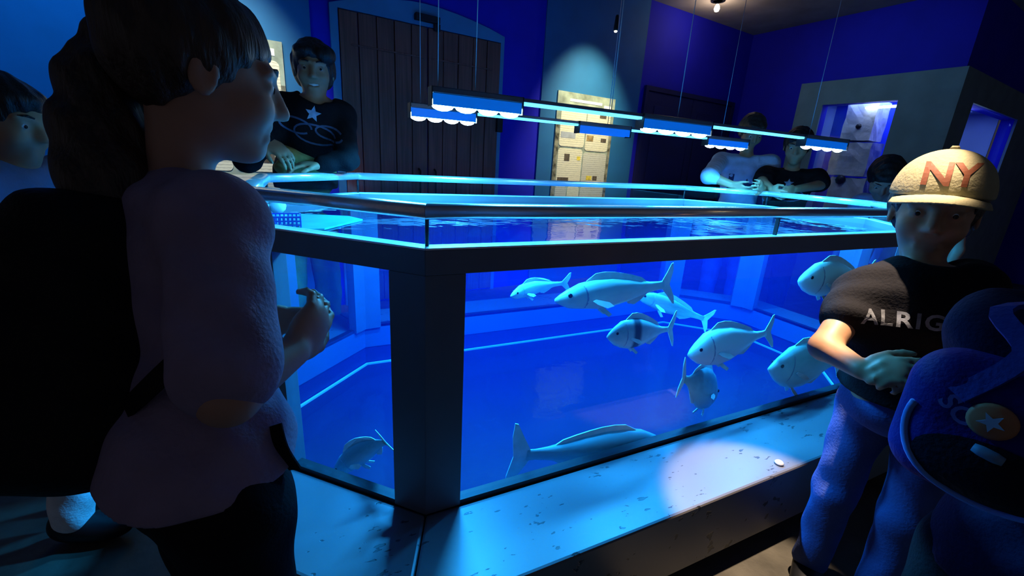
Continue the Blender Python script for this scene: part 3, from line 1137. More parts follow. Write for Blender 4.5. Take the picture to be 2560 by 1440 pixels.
# ------------------------------------------------------------------ fish
def fish_mat(name, back, belly, band=None):
    m, nt, b = _nt(name)
    tc = nt.nodes.new('ShaderNodeTexCoord')
    sp = nt.nodes.new('ShaderNodeSeparateXYZ')
    nt.links.new(tc.outputs['Generated'], sp.inputs[0])
    nz = nt.nodes.new('ShaderNodeTexNoise')
    nz.inputs['Scale'].default_value = 9
    nt.links.new(tc.outputs['Generated'], nz.inputs['Vector'])
    ma = nt.nodes.new('ShaderNodeMath')
    ma.operation = 'MULTIPLY_ADD'
    ma.inputs[1].default_value = 0.28
    nt.links.new(nz.outputs['Fac'], ma.inputs[0])
    nt.links.new(sp.outputs['Z'], ma.inputs[2])
    r = nt.nodes.new('ShaderNodeValToRGB')
    e = r.color_ramp.elements
    e[0].position, e[0].color = 0.45, tuple(belly) + (1,)
    e[1].position, e[1].color = 0.85, tuple(back) + (1,)
    nt.links.new(ma.outputs[0], r.inputs['Fac'])
    last = r.outputs['Color']
    if band:
        w = nt.nodes.new('ShaderNodeValToRGB')
        w.color_ramp.interpolation = 'EASE'
        el = w.color_ramp.elements
        el[0].position, el[0].color = 0.0, (0, 0, 0, 1)
        el[1].position, el[1].color = 1.0, (0, 0, 0, 1)
        for pos, v in band:
            q = el.new(pos)
            q.color = (v, v, v, 1)
        nt.links.new(sp.outputs['X'], w.inputs['Fac'])
        mx = nt.nodes.new('ShaderNodeMix')
        mx.data_type = 'RGBA'
        nt.links.new(w.outputs['Color'], mx.inputs['Factor'])
        nt.links.new(last, mx.inputs['A'])
        mx.inputs['B'].default_value = (0.02, 0.03, 0.06, 1)
        last = mx.outputs['Result']
    nt.links.new(last, b.inputs['Base Color'])
    b.inputs['Roughness'].default_value = 0.35
    return m


MF_silver = fish_mat('silver_fish_skin', (0.40, 0.72, 0.62), (0.80, 0.97, 0.80))
MF_pale = fish_mat('pale_fish_skin', (0.70, 0.95, 0.78), (0.90, 0.99, 0.90))
MF_dusky = fish_mat('dusky_fish_skin', (0.16, 0.34, 0.36), (0.50, 0.75, 0.65))
MF_band = fish_mat('banded_fish_skin', (0.34, 0.58, 0.55), (0.75, 0.92, 0.80), [(0.50, 0), (0.56, 0.9), (0.62, 0.9), (0.68, 0)])
M_fin = mat('pale_fin_membrane', (0.74, 0.95, 0.80), 0.5, var=0.15, scale=30)
M_fin2 = mat('dusky_fin_membrane', (0.30, 0.42, 0.52), 0.5, var=0.2, scale=30)
M_eye = mat('fish_eye_black', (0.01, 0.012, 0.015), 0.15)
PROF = {  # t along the body, half height, half width (fractions of length)
    'bream': [(0.0, .012, .010), (.04, .055, .035), (.10, .105, .055), (.20, .160, .072), (.33, .185, .078), (.47, .172, .070), (.60, .130, .054), (.72, .080, .036), (.82, .044, .022), (.90, .034, .014), (.95, .036, .008)],
    'bass': [(0.0, .014, .012), (.04, .040, .030), (.10, .072, .048), (.20, .100, .062), (.33, .116, .068), (.47, .112, .064), (.60, .090, .052), (.72, .062, .036), (.82, .042, .022), (.90, .034, .013), (.95, .036, .008)],
    'disc': [(0.0, .012, .010), (.05, .060, .030), (.12, .125, .048), (.22, .195, .062), (.36, .235, .066), (.50, .225, .060), (.63, .175, .048), (.75, .105, .032), (.84, .055, .020), (.91, .040, .012), (.95, .042, .008)],
}


def fish(label, head, tail, kind, skin, fin, up=(0, 0, 1), bend=0.0, tail_size=1.0, dorsal=1.0, fork=0.5):
    head, tail = np.array(head, float), np.array(tail, float)
    L = np.linalg.norm(tail - head)
    fwd = (head - tail) / L
    R = frame(fwd, np.array(up, float))
    root = empty('fish', head * 0.5 + tail * 0.5)
    root.rotation_mode = 'QUATERNION'
    mm = Matrix([[float(R[r_, c_]) for c_ in range(3)] for r_ in range(3)])
    root.rotation_quaternion = mm.to_quaternion()
    tag(root, label, 'fish', 'fish in the tank')
    bendf = lambda t: bend * L * ((t - 0.35) ** 2 if t > 0.35 else 0.4 * (t - 0.35) ** 2)
    P = lambda t, y, z: (L * (0.5 - t), y * L + bendf(t), z * L)
    pf = PROF[kind]

    def lm(name, vs, fs, m_, par, sm=True):
        me = bpy.data.meshes.new(name)
        me.from_pydata([tuple(float(c) for c in v) for v in vs], [], fs)
        me.update()
        if sm:
            me.polygons.foreach_set('use_smooth', [True] * len(me.polygons))
        me.materials.append(m_)
        o = bpy.data.objects.new(name, me)
        col.objects.link(o)
        o.parent = par
        return o

    n = 16
    vs, fs = [], []
    for t, hh, ww in pf:
        zc = -0.012 if t < 0.15 else 0.0
        for k in range(n):
            a = 2 * math.pi * k / n
            vs.append(P(t, ww * math.sin(a), zc + hh * math.cos(a)))
    for i in range(len(pf) - 1):
        for k in range(n):
            fs.append((i * n + k, i * n + (k + 1) % n, (i + 1) * n + (k + 1) % n, (i + 1) * n + k))
    fs += [tuple(range(n - 1, -1, -1)), tuple((len(pf) - 1) * n + k for k in range(n))]
    body = lm('body', vs, fs, skin, root)

    def fin_sheet(name, outline, th=0.006, par=root, m_=fin, ybase=0.0, lean=0.0):
        """outline: (t,z) fan polygon, given a real thickness"""
        vs, m2 = [], len(outline)
        zb = outline[0][1]
        for s in (-1, 1):
            for t, z in outline:
                vs.append(P(t, ybase + s * th / 2 + lean * (z - zb), z))
        fs = [tuple(range(m2 - 1, -1, -1)), tuple(range(m2, 2 * m2))]
        for i in range(m2):
            fs.append((i, (i + 1) % m2, m2 + (i + 1) % m2, m2 + i))
        return lm(name, vs, fs, m_, par, False)

    ts = tail_size
    fin_sheet('tail_fin', [(.93, .030), (.985, .10 * ts), (1.03, .165 * ts), (1.05, .17 * ts), (1.055 - .02 * fork, .10 * ts), (1.05 - .09 * fork, 0), (1.055 - .02 * fork, -.10 * ts), (1.05, -.17 * ts), (1.03, -.165 * ts), (.985, -.10 * ts), (.93, -.030)])
    hmax = max(p[1] for p in pf)

    def hgt(t):
        for a, b in zip(pf, pf[1:]):
            if a[0] <= t <= b[0]:
                return a[1] + (b[1] - a[1]) * (t - a[0]) / (b[0] - a[0])
        return pf[-1][1]

    dz = 0.05 * dorsal
    tt = [.26, .34, .42, .50, .58, .66, .74, .78]
    top = [hgt(t) + dz * q for t, q in zip(tt, [0.1, .9, 1.05, 1.0, .9, .8, .6, .05])]
    fin_sheet('dorsal_fin', list(zip(tt, top)) + [(t, hgt(t) - .012) for t in reversed(tt)])
    tt = [.60, .66, .72, .78]
    fin_sheet('anal_fin', [(t, -hgt(t) - 0.045 * dorsal * q) for t, q in zip(tt, [.3, 1.0, .7, .05])] + [(t, -hgt(t) + .012) for t in reversed(tt)])
    for s in (-1, 1):
        w_ = 0.055 if kind != 'disc' else 0.05
        fin_sheet('pectoral_fin', [(.27, -.035), (.30, -.025), (.40, -.055), (.43, -.085), (.37, -.095), (.30, -.06)], 0.005, ybase=s * (w_ + 0.028), lean=-s * 0.5)
        fin_sheet('pelvic_fin', [(.33, -hgt(.33) + .03), (.37, -hgt(.36) + .025), (.44, -hgt(.40) - .05), (.41, -hgt(.38) - .065), (.36, -hgt(.34) - .02)], 0.005, ybase=s * 0.02, lean=-s * 0.3)
        wv = 0.046 if kind != 'disc' else 0.044
        ec = P(.105, s * wv, hgt(.1) * 0.30)
        vs2, fs2 = [], []
        for r_, dd in ((.016, -0.004), (.018, 0.004), (.012, .009), (.001, .010)):
            for k in range(10):
                a = 2 * math.pi * k / 10
                vs2.append((ec[0] + r_ * L * math.cos(a), ec[1] + s * dd * L, ec[2] + r_ * L * math.sin(a)))
        for i in range(3):
            for k in range(10):
                q = (i * 10 + k, i * 10 + (k + 1) % 10, (i + 1) * 10 + (k + 1) % 10, (i + 1) * 10 + k)
                fs2.append(q if s < 0 else q[::-1])
        lm('eye', vs2, fs2, M_eye, body)
        gv, gf = [], []
        for q in range(9):
            a = math.radians(35 + 115 * q / 8)
            for dt in (0.0, 0.014):
                t_ = .215 + .02 * math.sin(math.pi * q / 8) + dt
                wv_ = [b_[2] for b_ in pf if b_[0] >= .2][0]
                gv.append(P(t_, s * (wv_ * math.sin(a) + .003 - dt * .1), hgt(.2) * math.cos(a)))
        for q in range(8):
            w4 = (2 * q, 2 * q + 1, 2 * q + 3, 2 * q + 2)
            gf.append(w4 if s > 0 else w4[::-1])
        lm('gill_cover', gv, gf, M_fin2, body)
    return root


def inside(px, py, d):
    """d metres behind the near glass along the line of sight of a pixel"""
    r = at(px, py, 1.0) - CAM
    hits = [(-CAM[1]) / r[1], (-(CAM[0] + CAM[1])) / (r[0] + r[1])]
    t = max(hits) if px < 1060 else hits[0]
    return CAM + r * t + unit(r) * d


fish('small silver fish at the upper left of the tank window, swimming left', inside(1274, 738, 0.50), inside(1392, 700, 0.62), 'bass', MF_silver, M_fin, bend=0.5)
fish('long silver fish near the top of the tank, swimming left', inside(1388, 748, 0.30), inside(1680, 712, 0.24), 'bass', MF_silver, M_fin, up=(0, 0.15, 1), bend=-0.1)
fish('dusky slim fish sloping down to the right behind the long silver fish', inside(1592, 735, 0.62), inside(1768, 800, 0.42), 'bass', MF_dusky, M_fin, up=(0.1, 0, 1))
fish('spiny banded fish in the middle of the tank with a white edged tail', inside(1518, 840, 0.26), inside(1680, 822, 0.30), 'bream', MF_band, M_fin, up=(0, 0.1, 1), tail_size=1.35, dorsal=1.3)
fish('pale bream swimming left below the long silver fish', inside(1720, 885, 0.24), inside(1925, 830, 0.22), 'bream', MF_pale, M_fin, up=(0, 0.1, 1))
fish('round dusky fish turned away with a white forked tail', inside(1792, 985, 0.34), inside(1706, 945, 0.16), 'disc', MF_dusky, M_fin, up=(-0.2, 0.1, 1), tail_size=1.2)
fish('deep-bodied pale fish at the right end of the tank window', inside(1922, 920, 0.16), inside(2100, 905, 0.10), 'disc', MF_silver, M_fin)
fish('bright white fish at the upper right behind the boy in the cap', inside(1997, 700, 0.16), inside(2170, 690, 0.09), 'bream', MF_pale, M_fin)
fish('large dark-backed fish resting at the bottom of the tank, tail to the left', inside(1665, 1105, 0.10), inside(1295, 1140, 0.17), 'bass', MF_dusky, M_fin, tail_size=1.2, dorsal=0.7, fork=0.25)
fish('curved blue fish low in the short left window of the tank', inside(835, 1180, 0.16), inside(1000, 1060, 0.20), 'bass', MF_dusky, M_fin, bend=0.7)

# ================================================================== PEOPLE
def skin_mat(name, c):
    m = mat(name, c, 0.5, var=0.06, scale=20)
    return m


SK1 = skin_mat('skin_tan', (0.42, 0.24, 0.17))
SK2 = skin_mat('skin_light', (0.42, 0.235, 0.13))
M_hair = mat('hair_dark_brown', (0.035, 0.022, 0.016), 0.45, var=0.4, scale=30, bump=0.5, bscale=60, stretch=(3, 3, 0.5))
M_hairb = mat('hair_black', (0.012, 0.010, 0.010), 0.45, var=0.4, scale=30, bump=0.5, bscale=60, stretch=(3, 3, 0.5))
M_eyew = mat('eye_white', (0.75, 0.75, 0.75), 0.3, var=0.02)
M_iris = mat('eye_dark', (0.02, 0.014, 0.01), 0.2)
M_teeth = mat('teeth_white', (0.85, 0.83, 0.78), 0.3, var=0.02)
M_lip = mat('lip_pink', (0.45, 0.20, 0.18), 0.5)


def cloth(name, c, rough=0.85):
    return mat(name, c, rough, var=0.12, scale=14, bump=0.25, bscale=140, spec=0.12)


def add_hand(s, wrist, d, palm_n, thumb, scale=1.0, curl=(0.35, 0.4, 0.45, 0.5), thumb_out=0.7, spread=0.06):
    """hand solids: palm, four jointed fingers of unequal length, thumb leaving the side of the palm.
    d: wrist->fingers, palm_n: the way the palm faces, thumb: +1/-1 side of cross(d,palm_n)"""
    d = unit(d)
    n = unit(np.array(palm_n, float) - d * (np.array(palm_n, float) @ d))
    sd = np.cross(d, n) * thumb
    w = np.array(wrist, float)
    L = 0.088 * scale
    R = np.stack([d, sd, n], 1)
    s.ell(w + d * L * 0.52, (L * 0.60, 0.041 * scale, 0.0155 * scale), R, k=0.012 * scale)
    s.ell(w + d * L * 0.40 + sd * 0.020 * scale + n * 0.006 * scale, (0.036 * scale, 0.019 * scale, 0.015 * scale), R, k=0.010 * scale)
    lens = [0.072, 0.080, 0.074, 0.058]
    for i in range(4):
        x = (0.0285 - 0.019 * i) * scale
        base = w + d * L * (0.93 if i in (1, 2) else 0.88) + sd * x
        dirv = unit(d + sd * (spread * (1.5 - i)))
        p = base
        a = 0.0
        for j, fr in enumerate((0.45, 0.30, 0.25)):
            a += curl[i] * (0.8 if j == 0 else 1.15)
            q = p + (dirv * math.cos(a) + n * math.sin(a)) * lens[i] * fr * scale
            r0 = (0.0088, 0.0080, 0.0072)[j] * scale
            s.cap(p, q, r0, r0 * 0.93, k=0.004 * scale)
            p = q
    tb = w + d * L * 0.26 + sd * 0.026 * scale
    t1 = tb + unit(d * 0.75 + sd * thumb_out + n * 0.25) * 0.036 * scale
    t2 = t1 + unit(d * 1.0 + sd * thumb_out * 0.45 + n * 0.35) * 0.026 * scale
    t3 = t2 + unit(d * 1.0 + sd * thumb_out * 0.1 + n * 0.45) * 0.020 * scale
    s.cap(tb, t1, 0.0135 * scale, 0.0105 * scale, k=0.008 * scale)
    s.cap(t1, t2, 0.0100 * scale, 0.0092 * scale, k=0.004 * scale)
    s.cap(t2, t3, 0.0092 * scale, 0.0078 * scale, k=0.004 * scale)


def person(label, base, heading, H, J=None, head=None, hs=1.0, look=None, arms=None, skin=SK1, hairm=M_hair, hair='short',
           shirt=None, sleeve=0.5, hem=None, trousers=None, res=0.007, mouth='closed', shirt_fat=0.014, shoe=None, wide=1.0):
    base = np.array([base[0], base[1], 0.0])
    hf = np.array([math.cos(heading), math.sin(heading), 0])
    hl = np.array([-math.sin(heading), math.cos(heading), 0])
    up = np.array([0, 0, 1.0])
    Lc = lambda f, l, u: base + (hf * f + hl * l + up * u) * H
    j = dict(pelvis=Lc(0, 0, .53), waist=Lc(0, 0, .61), chest=Lc(0, 0, .715), neck=Lc(-.005, 0, .82), head=Lc(.012, 0, .925))
    for sd, nm in ((1, 'L'), (-1, 'R')):
        j['sh' + nm] = Lc(-.005, sd * .105 * wide, .795)
        j['el' + nm] = Lc(-.01, sd * .14, .625)
        j['wr' + nm] = Lc(.06, sd * .13, .49)
        j['hip' + nm] = Lc(0, sd * .052, .51)
        j['kn' + nm] = Lc(.012, sd * .058, .285)
        j['an' + nm] = Lc(-.012, sd * .060, .05)
    if J:
        for k_, v_ in J.items():
            j[k_] = np.array(v_, float)
    root = tag(empty('person', base), label, 'person')
    shl = unit(j['shL'] - j['shR'])
    spine = unit(j['neck'] - j['pelvis'])
    TR = frame(np.cross(shl, spine), spine)
    hipl = unit(j['hipL'] - j['hipR'])
    PR = frame(np.cross(hipl, spine), spine)
    s_ = H / 1.6
    lk = unit(look if look is not None else hf)
    HR = frame(lk, up if abs(lk[2]) < 0.9 else hf)
    hc = j['head']
    hp = lambda f, l, u: hc + HR @ np.array([f, l, u]) * hs

    def torso(s, g):
        """shared by body (g=0) and shirt (g=thickness)"""
        s.ell(j['chest'], ((.092 * s_ + g), (.135 * s_ * wide + g), (.155 * s_ + g)), TR, k=0.05)
        s.ell(j['waist'] * .5 + (j['pelvis'] + j['chest']) * .25, ((.085 * s_ + g), (.115 * s_ * wide + g), (.14 * s_ + g)), TR, k=0.05)
        s.ell(j['pelvis'], ((.095 * s_ + g), (.130 * s_ * wide + g), (.095 * s_ + g)), PR, k=0.05)
        s.cap(j['shL'] * .93 + j['chest'] * .07, j['shR'] * .93 + j['chest'] * .07, .050 * s_ + g, k=0.05)

    # ---- body
    b = Sdf()
    torso(b, 0)
    b.cap(j['neck'] + TR @ np.array([0, 0, -.02]), hp(-.024, 0, -.05), .046 * s_, .043 * hs, k=0.03)
    for nm in 'LR':
        b.cap(j['sh' + nm], j['el' + nm], .044 * s_, .036 * s_, k=0.03)
        b.cap(j['el' + nm], j['wr' + nm], .036 * s_, .024 * s_, k=0.015)
        b.cap(j['hip' + nm], j['kn' + nm], .074 * s_, .050 * s_, k=0.03)
        b.cap(j['kn' + nm], j['an' + nm], .049 * s_, .034 * s_, k=0.02)
        b.cap(j['an' + nm], j['an' + nm] + hf * .13 * s_ + up * (-.03), .034 * s_, .026 * s_, k=0.02)
    # head with a face
    b.ell(hp(-.012, 0, .030), np.array((.095, .077, .088)) * hs, HR, k=0.02)
    b.ell(hp(.022, 0, -.030), np.array((.072, .060, .083)) * hs, HR, k=0.025)
    b.ell(hp(.062, 0, -.092), np.array((.026, .026, .022)) * hs, HR, k=0.025)
    for sd in (-1, 1):
        b.ell(hp(.058, sd * .036, -.030), np.array((.030, .026, .028)) * hs, HR, k=0.02)
        b.ell(hp(-.006, sd * .078, -.005), np.array((.019, .008, .031)) * hs, HR, k=0.006)
        b.ell(hp(-.002, sd * .086, -.004), np.array((.010, .006, .018)) * hs, HR, k=0.005, sub=True)
        b.cap(hp(.086, sd * .012, .026), hp(.074, sd * .046, .024), .0095 * hs, k=0.012)
    for sd in (-1, 1):
        b.ell(hp(.098, sd * .032, .004), np.array((.016, .019, .012)) * hs, HR, k=0.012, sub=True)
        b.ell(hp(.074, sd * .032, .003), np.array((.014, .016, .012)) * hs, HR, k=0.004)
    b.cap(hp(.090, 0, .012), hp(.108, 0, -.026), .008 * hs, .0125 * hs, k=0.012)
    for sd in (-1, 1):
        b.ell(hp(.097, sd * .011, -.030), np.array((.010, .008, .008)) * hs, HR, k=0.008)
    if mouth == 'smile':
        b.ell(hp(.090, 0, -.060), np.array((.014, .030, .011)) * hs, HR, k=0.006, sub=True)
    b.cap(hp(.086, -.020, -.053), hp(.086, .020, -.053), .006 * hs, k=0.008)
    b.cap(hp(.084, -.017, -.071), hp(.084, .017, -.071), .0065 * hs, k=0.008)
    if mouth == 'closed':
        b.cap(hp(.097, -.022, -.0615), hp(.097, .022, -.0615), .0025 * hs, k=0.005, sub=True)
    arms = arms or {}
    for nm in 'LR':
        a = arms.get(nm, {})
        d = a.get('dir', unit(j['wr' + nm] - j['el' + nm]))
        pn = a.get('palm', hl * (-1 if nm == 'L' else 1))
        th = a.get('thumb', 1)
        add_hand(b, j['wr' + nm], d, pn, th, a.get('scale', .92 * s_ * 1.03), a.get('curl', (.3, .35, .4, .45)), a.get('out', .7))
    body = b.mesh('body', res, skin, root)
    # eyes, brows, teeth
    for sd in (-1, 1):
        e = lathe('eye', [(.0005, .0113), (.005, .010), (.0095, .006), (.0113, 0), (.0095, -.006), (.0005, -.0113)], M_eyew, body, 12, hp(.0765, sd * .032, .003),
                  HR @ np.array([[0, 0, 1], [1, 0, 0], [0, 1, 0]]) * hs)
        lathe('iris', [(.0005, .0121), (.0045, .0115), (.0052, .0105), (.0005, .0095)], M_iris, body, 10, hp(.0768, sd * .032, .002), HR @ np.array([[0, 0, 1], [1, 0, 0], [0, 1, 0]]) * hs)
        tube('eyebrow', [hp(.0925, sd * .014, .027), hp(.089, sd * .030, .032), hp(.077, sd * .046, .029)], [.003 * hs, .0038 * hs, .002 * hs], hairm, body, 6)
    if mouth == 'smile':
        tube('teeth', [hp(.077, -.021, -.058), hp(.083, 0, -.061), hp(.077, .021, -.058)], [.005 * hs, .0078 * hs, .005 * hs], M_teeth, body, 8)
    # ---- hair
    h = Sdf()
    h.ell(hp(-.018, 0, .038), np.array((.104, .086, .094)) * hs, HR, k=0.02)
    if hair == 'pony':
        h.ell(hp(-.040, 0, .015), np.array((.070, .078, .080)) * hs, HR, k=0.03)
        h.ell(hp(.085, 0, -.045), np.array((.085, .10, .085)) * hs, HR, k=0.02, sub=True)
        h.ell(hp(.03, 0, -.095), np.array((.09, .12, .075)) * hs, HR, k=0.02, sub=True)
    elif hair == 'mop':
        h.ell(hp(-.035, 0, .0), np.array((.085, .088, .095)) * hs, HR, k=0.03)
        h.ell(hp(.045, .045, .062), np.array((.055, .050, .040)) * hs, HR, k=0.02)
        h.ell(hp(.055, -.030, .070), np.array((.045, .045, .028)) * hs, HR, k=0.02)
        h.ell(hp(.10, -.006, -.055), np.array((.075, .072, .10)) * hs, HR, k=0.015, sub=True)
        h.ell(hp(.03, 0, -.13), np.array((.10, .12, .075)) * hs, HR, k=0.02, sub=True)
    elif hair == 'capped':
        h.ell(hp(-.040, 0, .000), np.array((.072, .080, .075)) * hs, HR, k=0.03)
        h.ell(hp(.105, 0, .0), np.array((.085, .085, .14)) * hs, HR, k=0.015, sub=True)
        h.ell(hp(.03, 0, -.115), np.array((.10, .12, .075)) * hs, HR, k=0.02, sub=True)
        h.cut(hp(0, 0, .05), HR[:, 2])
    else:
        h.ell(hp(-.040, 0, .005), np.array((.080, .082, .085)) * hs, HR, k=0.03)
        h.ell(hp(.05, 0, .072), np.array((.05, .062, .030)) * hs, HR, k=0.02)
        h.ell(hp(.105, 0, -.040), np.array((.075, .075, .085)) * hs, HR, k=0.015, sub=True)
        h.ell(hp(.03, 0, -.115), np.array((.10, .12, .075)) * hs, HR, k=0.02, sub=True)
    h.noise(.0035 * hs, 95 / hs, (1, 1, .35))
    if hair != 'none':
        h.mesh('hair', min(res, 0.006), hairm, root)
    # ---- clothes
    zhem = hem if hem is not None else j['pelvis'][2] - .04
    if shirt:
        c = Sdf()
        g = shirt_fat
        torso(c, g)
        c.cap(j['pelvis'] + up * .05, j['pelvis'] - up * .16, .118 * s_ * wide + g * .5, .122 * s_ * wide + g * .8, k=0.06)
        for nm in 'LR':
            if sleeve <= 1:
                e = j['sh' + nm] + (j['el' + nm] - j['sh' + nm]) * sleeve
                c.cap(j['sh' + nm], e, .053 * s_ + g * .6, .051 * s_ + g, k=0.04)
                c.cut(e, unit(j['el' + nm] - j['sh' + nm])) if False else None
            else:
                c.cap(j['sh' + nm], j['el' + nm], .053 * s_ + g * .5, .045 * s_ + g * .5, k=0.04)
                e = j['el' + nm] + (j['wr' + nm] - j['el' + nm]) * (sleeve - 1)
                c.cap(j['el' + nm], e, .044 * s_ + g * .5, .034 * s_ + g * .3, k=0.02)
        c.ell(j['neck'] + TR @ np.array([.035, 0, .055]) * s_, np.array((.078, .075, .062)) * s_, TR, k=0.015, sub=True)
        c.noise(.0035, 38, (1, 1, .7))
        c.cut((0, 0, zhem), (0, 0, -1))
        sh = c.mesh('shirt', max(res, .006), shirt, root)
        j['shirt'] = sh
    if trousers:
        t = Sdf()
        t.ell(j['pelvis'], np.array((.102, .136 * wide, .10)) * s_, PR, k=0.05)
        for nm in 'LR':
            t.cap(j['hip' + nm], j['kn' + nm], .084 * s_, .064 * s_, k=0.03)
            t.cap(j['kn' + nm], j['an' + nm] + up * .02, .064 * s_, .058 * s_, k=0.03)
        t.noise(.004, 30, (1, 1, .6))
        t.cut((0, 0, .03), (0, 0, -1))
        t.mesh('trousers', max(res, .007), trousers, root)
    for nm in 'LR':
        f = Sdf()
        a = j['an' + nm]
        FR = frame(hf, up)
        f.ell(np.array([a[0], a[1], .050]) + hf * .05 * s_, np.array((.135, .050, .048)) * s_, FR, k=0.02)
        f.ell(np.array([a[0], a[1], .075]) - hf * .02 * s_, np.array((.060, .046, .058)) * s_, FR, k=0.03)
        f.cut((0, 0, .004), (0, 0, -1))
        f.mesh('shoe', .008, shoe or M_dark, root)
    j['_root'], j['_body'], j['_hp'], j['_HR'], j['_TR'] = root, body, hp, HR, TR
    j['_hf'], j['_hl'], j['_s'] = hf, hl, s_
    return j


# ---- girl with the ponytail, foreground left
M_lav = cloth('lavender_cotton', (0.30, 0.24, 0.36))
M_blackcloth = cloth('black_cotton', (0.010, 0.010, 0.013))
hd = math.radians(14)
P1 = person('girl with a dark ponytail in a lavender top looking over the tank rail', (-0.42, -0.30), hd, 1.46,
            J=dict(head=at(508, 190, .655), neck=at(452, 450, .68), chest=at(452, 700, .675), waist=at(478, 960, .655), pelvis=at(520, 1190, .64),
                   shR=at(545, 545, .585), shL=at(330, 470, .80), elR=at(572, 990, .505), wrR=at(733, 880, .60), elL=at(480, 800, .86), wrL=at(640, 800, .92),
                   hipR=at(590, 1270, .60), hipL=at(530, 1250, .70), knR=at(640, 1720, .78), knL=at(600, 1600, .86), anR=(-0.40, -0.34, .06), anL=(-0.45, -0.19, .06)),
            hs=1.03, look=(math.cos(hd), math.sin(hd), -0.16), hair='pony', shirt=M_lav, sleeve=0.86, hem=0.915, trousers=M_blackcloth, res=0.005, shirt_fat=.014,
            arms=dict(R=dict(dir=at(815, 765, .66) - at(733, 880, .60), palm=(-0.3, 0.9, 0.2), thumb=-1, curl=(.45, .5, .55, .6)), L=dict(curl=(.5, .5, .5, .5))))
hp = P1['_hp']
t = Sdf()
pony = [(335, 72, .655, .026), (285, 112, .655, .036), (262, 210, .65, .050), (262, 330, .645, .058), (278, 450, .635, .058), (302, 580, .625, .048), (328, 700, .62, .025)]
for a, b in zip(pony, pony[1:]):
    t.cap(at(*a[:3]), at(*b[:3]), a[3], b[3], k=0.02)
t.noise(.004, 80, (1, 1, .3))
t.mesh('ponytail', .006, M_hair, P1['_root'])
pc = at(318, 84, .655)
pd = unit(at(285, 112, .655) - at(345, 66, .655))
pu = unit(np.cross(pd, _F))
pv = np.cross(pd, pu)
tube('scrunchie', [pc + (pu * math.cos(a) + pv * math.sin(a)) * .034 for a in np.linspace(0, 2 * math.pi, 17)], .013, mat('scrunchie_grey', (0.40, 0.36, 0.42), 0.8), P1['_root'], 8)

# ---- boy with cap and lettered tee, foreground right
M_jeans = cloth('blue_denim', (0.055, 0.09, 0.28))
bh = math.radians(204)
P6 = person('boy in a cream cap and black lettered tee with hands clasped', (1.27, -0.50), bh, 1.43,
            J=dict(head=at(2335, 530, 1.06), neck=at(2300, 672, 1.08), chest=at(2275, 790, 1.06), waist=at(2258, 900, 1.09), pelvis=at(2240, 1010, 1.13),
                   shR=at(2155, 735, 1.10), shL=at(2425, 715, 1.03), elR=at(2062, 868, 1.04), wrR=at(2155, 925, .93), elL=at(2450, 900, .98), wrL=at(2310, 925, .90)),
            hs=1.02, look=(math.cos(bh), math.sin(bh), -0.06), hair='capped', shirt=M_blackcloth, sleeve=0.42, hem=0.83, trousers=M_jeans, res=0.005, skin=SK2,
            arms=dict(R=dict(dir=at(2235, 925, .88) - at(2155, 925, .93), palm=(0.5, 0.3, -0.6), thumb=1, curl=(.5, .55, .6, .6)),
                      L=dict(dir=at(2215, 935, .86) - at(2310, 925, .90), palm=(0.6, 0.2, -0.5), thumb=-1, curl=(.5, .55, .6, .6))))
hp, HR = P6['_hp'], P6['_HR']
M_cap = cloth('cream_cap_cotton', (0.34, 0.32, 0.20))
M_rust = mat('rust_embroidery', (0.20, 0.055, 0.02), 0.7)
c = Sdf()
c.ell(hp(-.012, 0, .058), np.array((.109, .091, .088)) * 1.02, HR, k=0.02)
c.ell(hp(-.012, 0, .040), np.array((.107, .089, .060)) * 1.02, HR, k=0.02)
c.cut(hp(0, 0, .036), -HR @ np.array([-.08, 0, 1.0]))
crown = c.mesh('cap_crown', .005, M_cap, P6['_root'])
# peak: a bent sheet with thickness
vs, fs = [], []
n = 15
for row, (rr, dz) in enumerate(((.092, 0.0), (.135, -.004), (.172, -.012))):
    for k in range(n):
        a = math.radians(-72 + 144 * k / (n - 1))
        y = .086 * math.sin(a) * (1.0 + .05 * row)
        x = -.006 + (.098 + (0, .040, .078)[row] * max(0, math.cos(a)) ** 0.6) * math.cos(a) ** 0.9
        vs.append(hp(x, y, .050 + dz - .10 * (y / .1) ** 2 * .22))
m_ = len(vs)
vs += [v - HR @ np.array([0, 0, .004]) for v in vs]
for s0 in (0, m_):
    for r_ in range(2):
        for k in range(n - 1):
            q = (s0 + r_ * n + k, s0 + r_ * n + k + 1, s0 + (r_ + 1) * n + k + 1, s0 + (r_ + 1) * n + k)
            fs.append(q if s0 else q[::-1])
edge = [k for k in range(n)] + [n + n - 1, 3 * n - 1] + [2 * n + k for k in range(n - 2, -1, -1)] + [n]
for i in range(len(edge)):
    a, b = edge[i], edge[(i + 1) % len(edge)]
    fs.append((a, b, b + m_, a + m_))
link_mesh('cap_peak', vs, fs, M_cap, P6['_root'], smooth=True)
tube('cap_button', [hp(-.012, 0, .146), hp(-.012, 0, .153)], [.010, .006], M_cap, P6['_root'], 10)
vs, fs = text_mesh('NY', .070, 1.0, .0018)
decal('cap_lettering', vs, fs, crown, hp(.09, 0, .090), -HR[:, 1] * -1, HR[:, 2], M_rust, crown)
M_print = mat('pale_tee_print', (0.24, 0.26, 0.30), 0.7, var=0.5, scale=40)
vs, fs = text_mesh('ALRIGHT', .050, 1.15, .0012)
TR = P6['_TR']
decal('tee_lettering', vs, fs, P6['shirt'], P6['chest'] + TR @ np.array([.10, -.020, .000]), TR[:, 1], TR[:, 2], M_print, P6['shirt'])


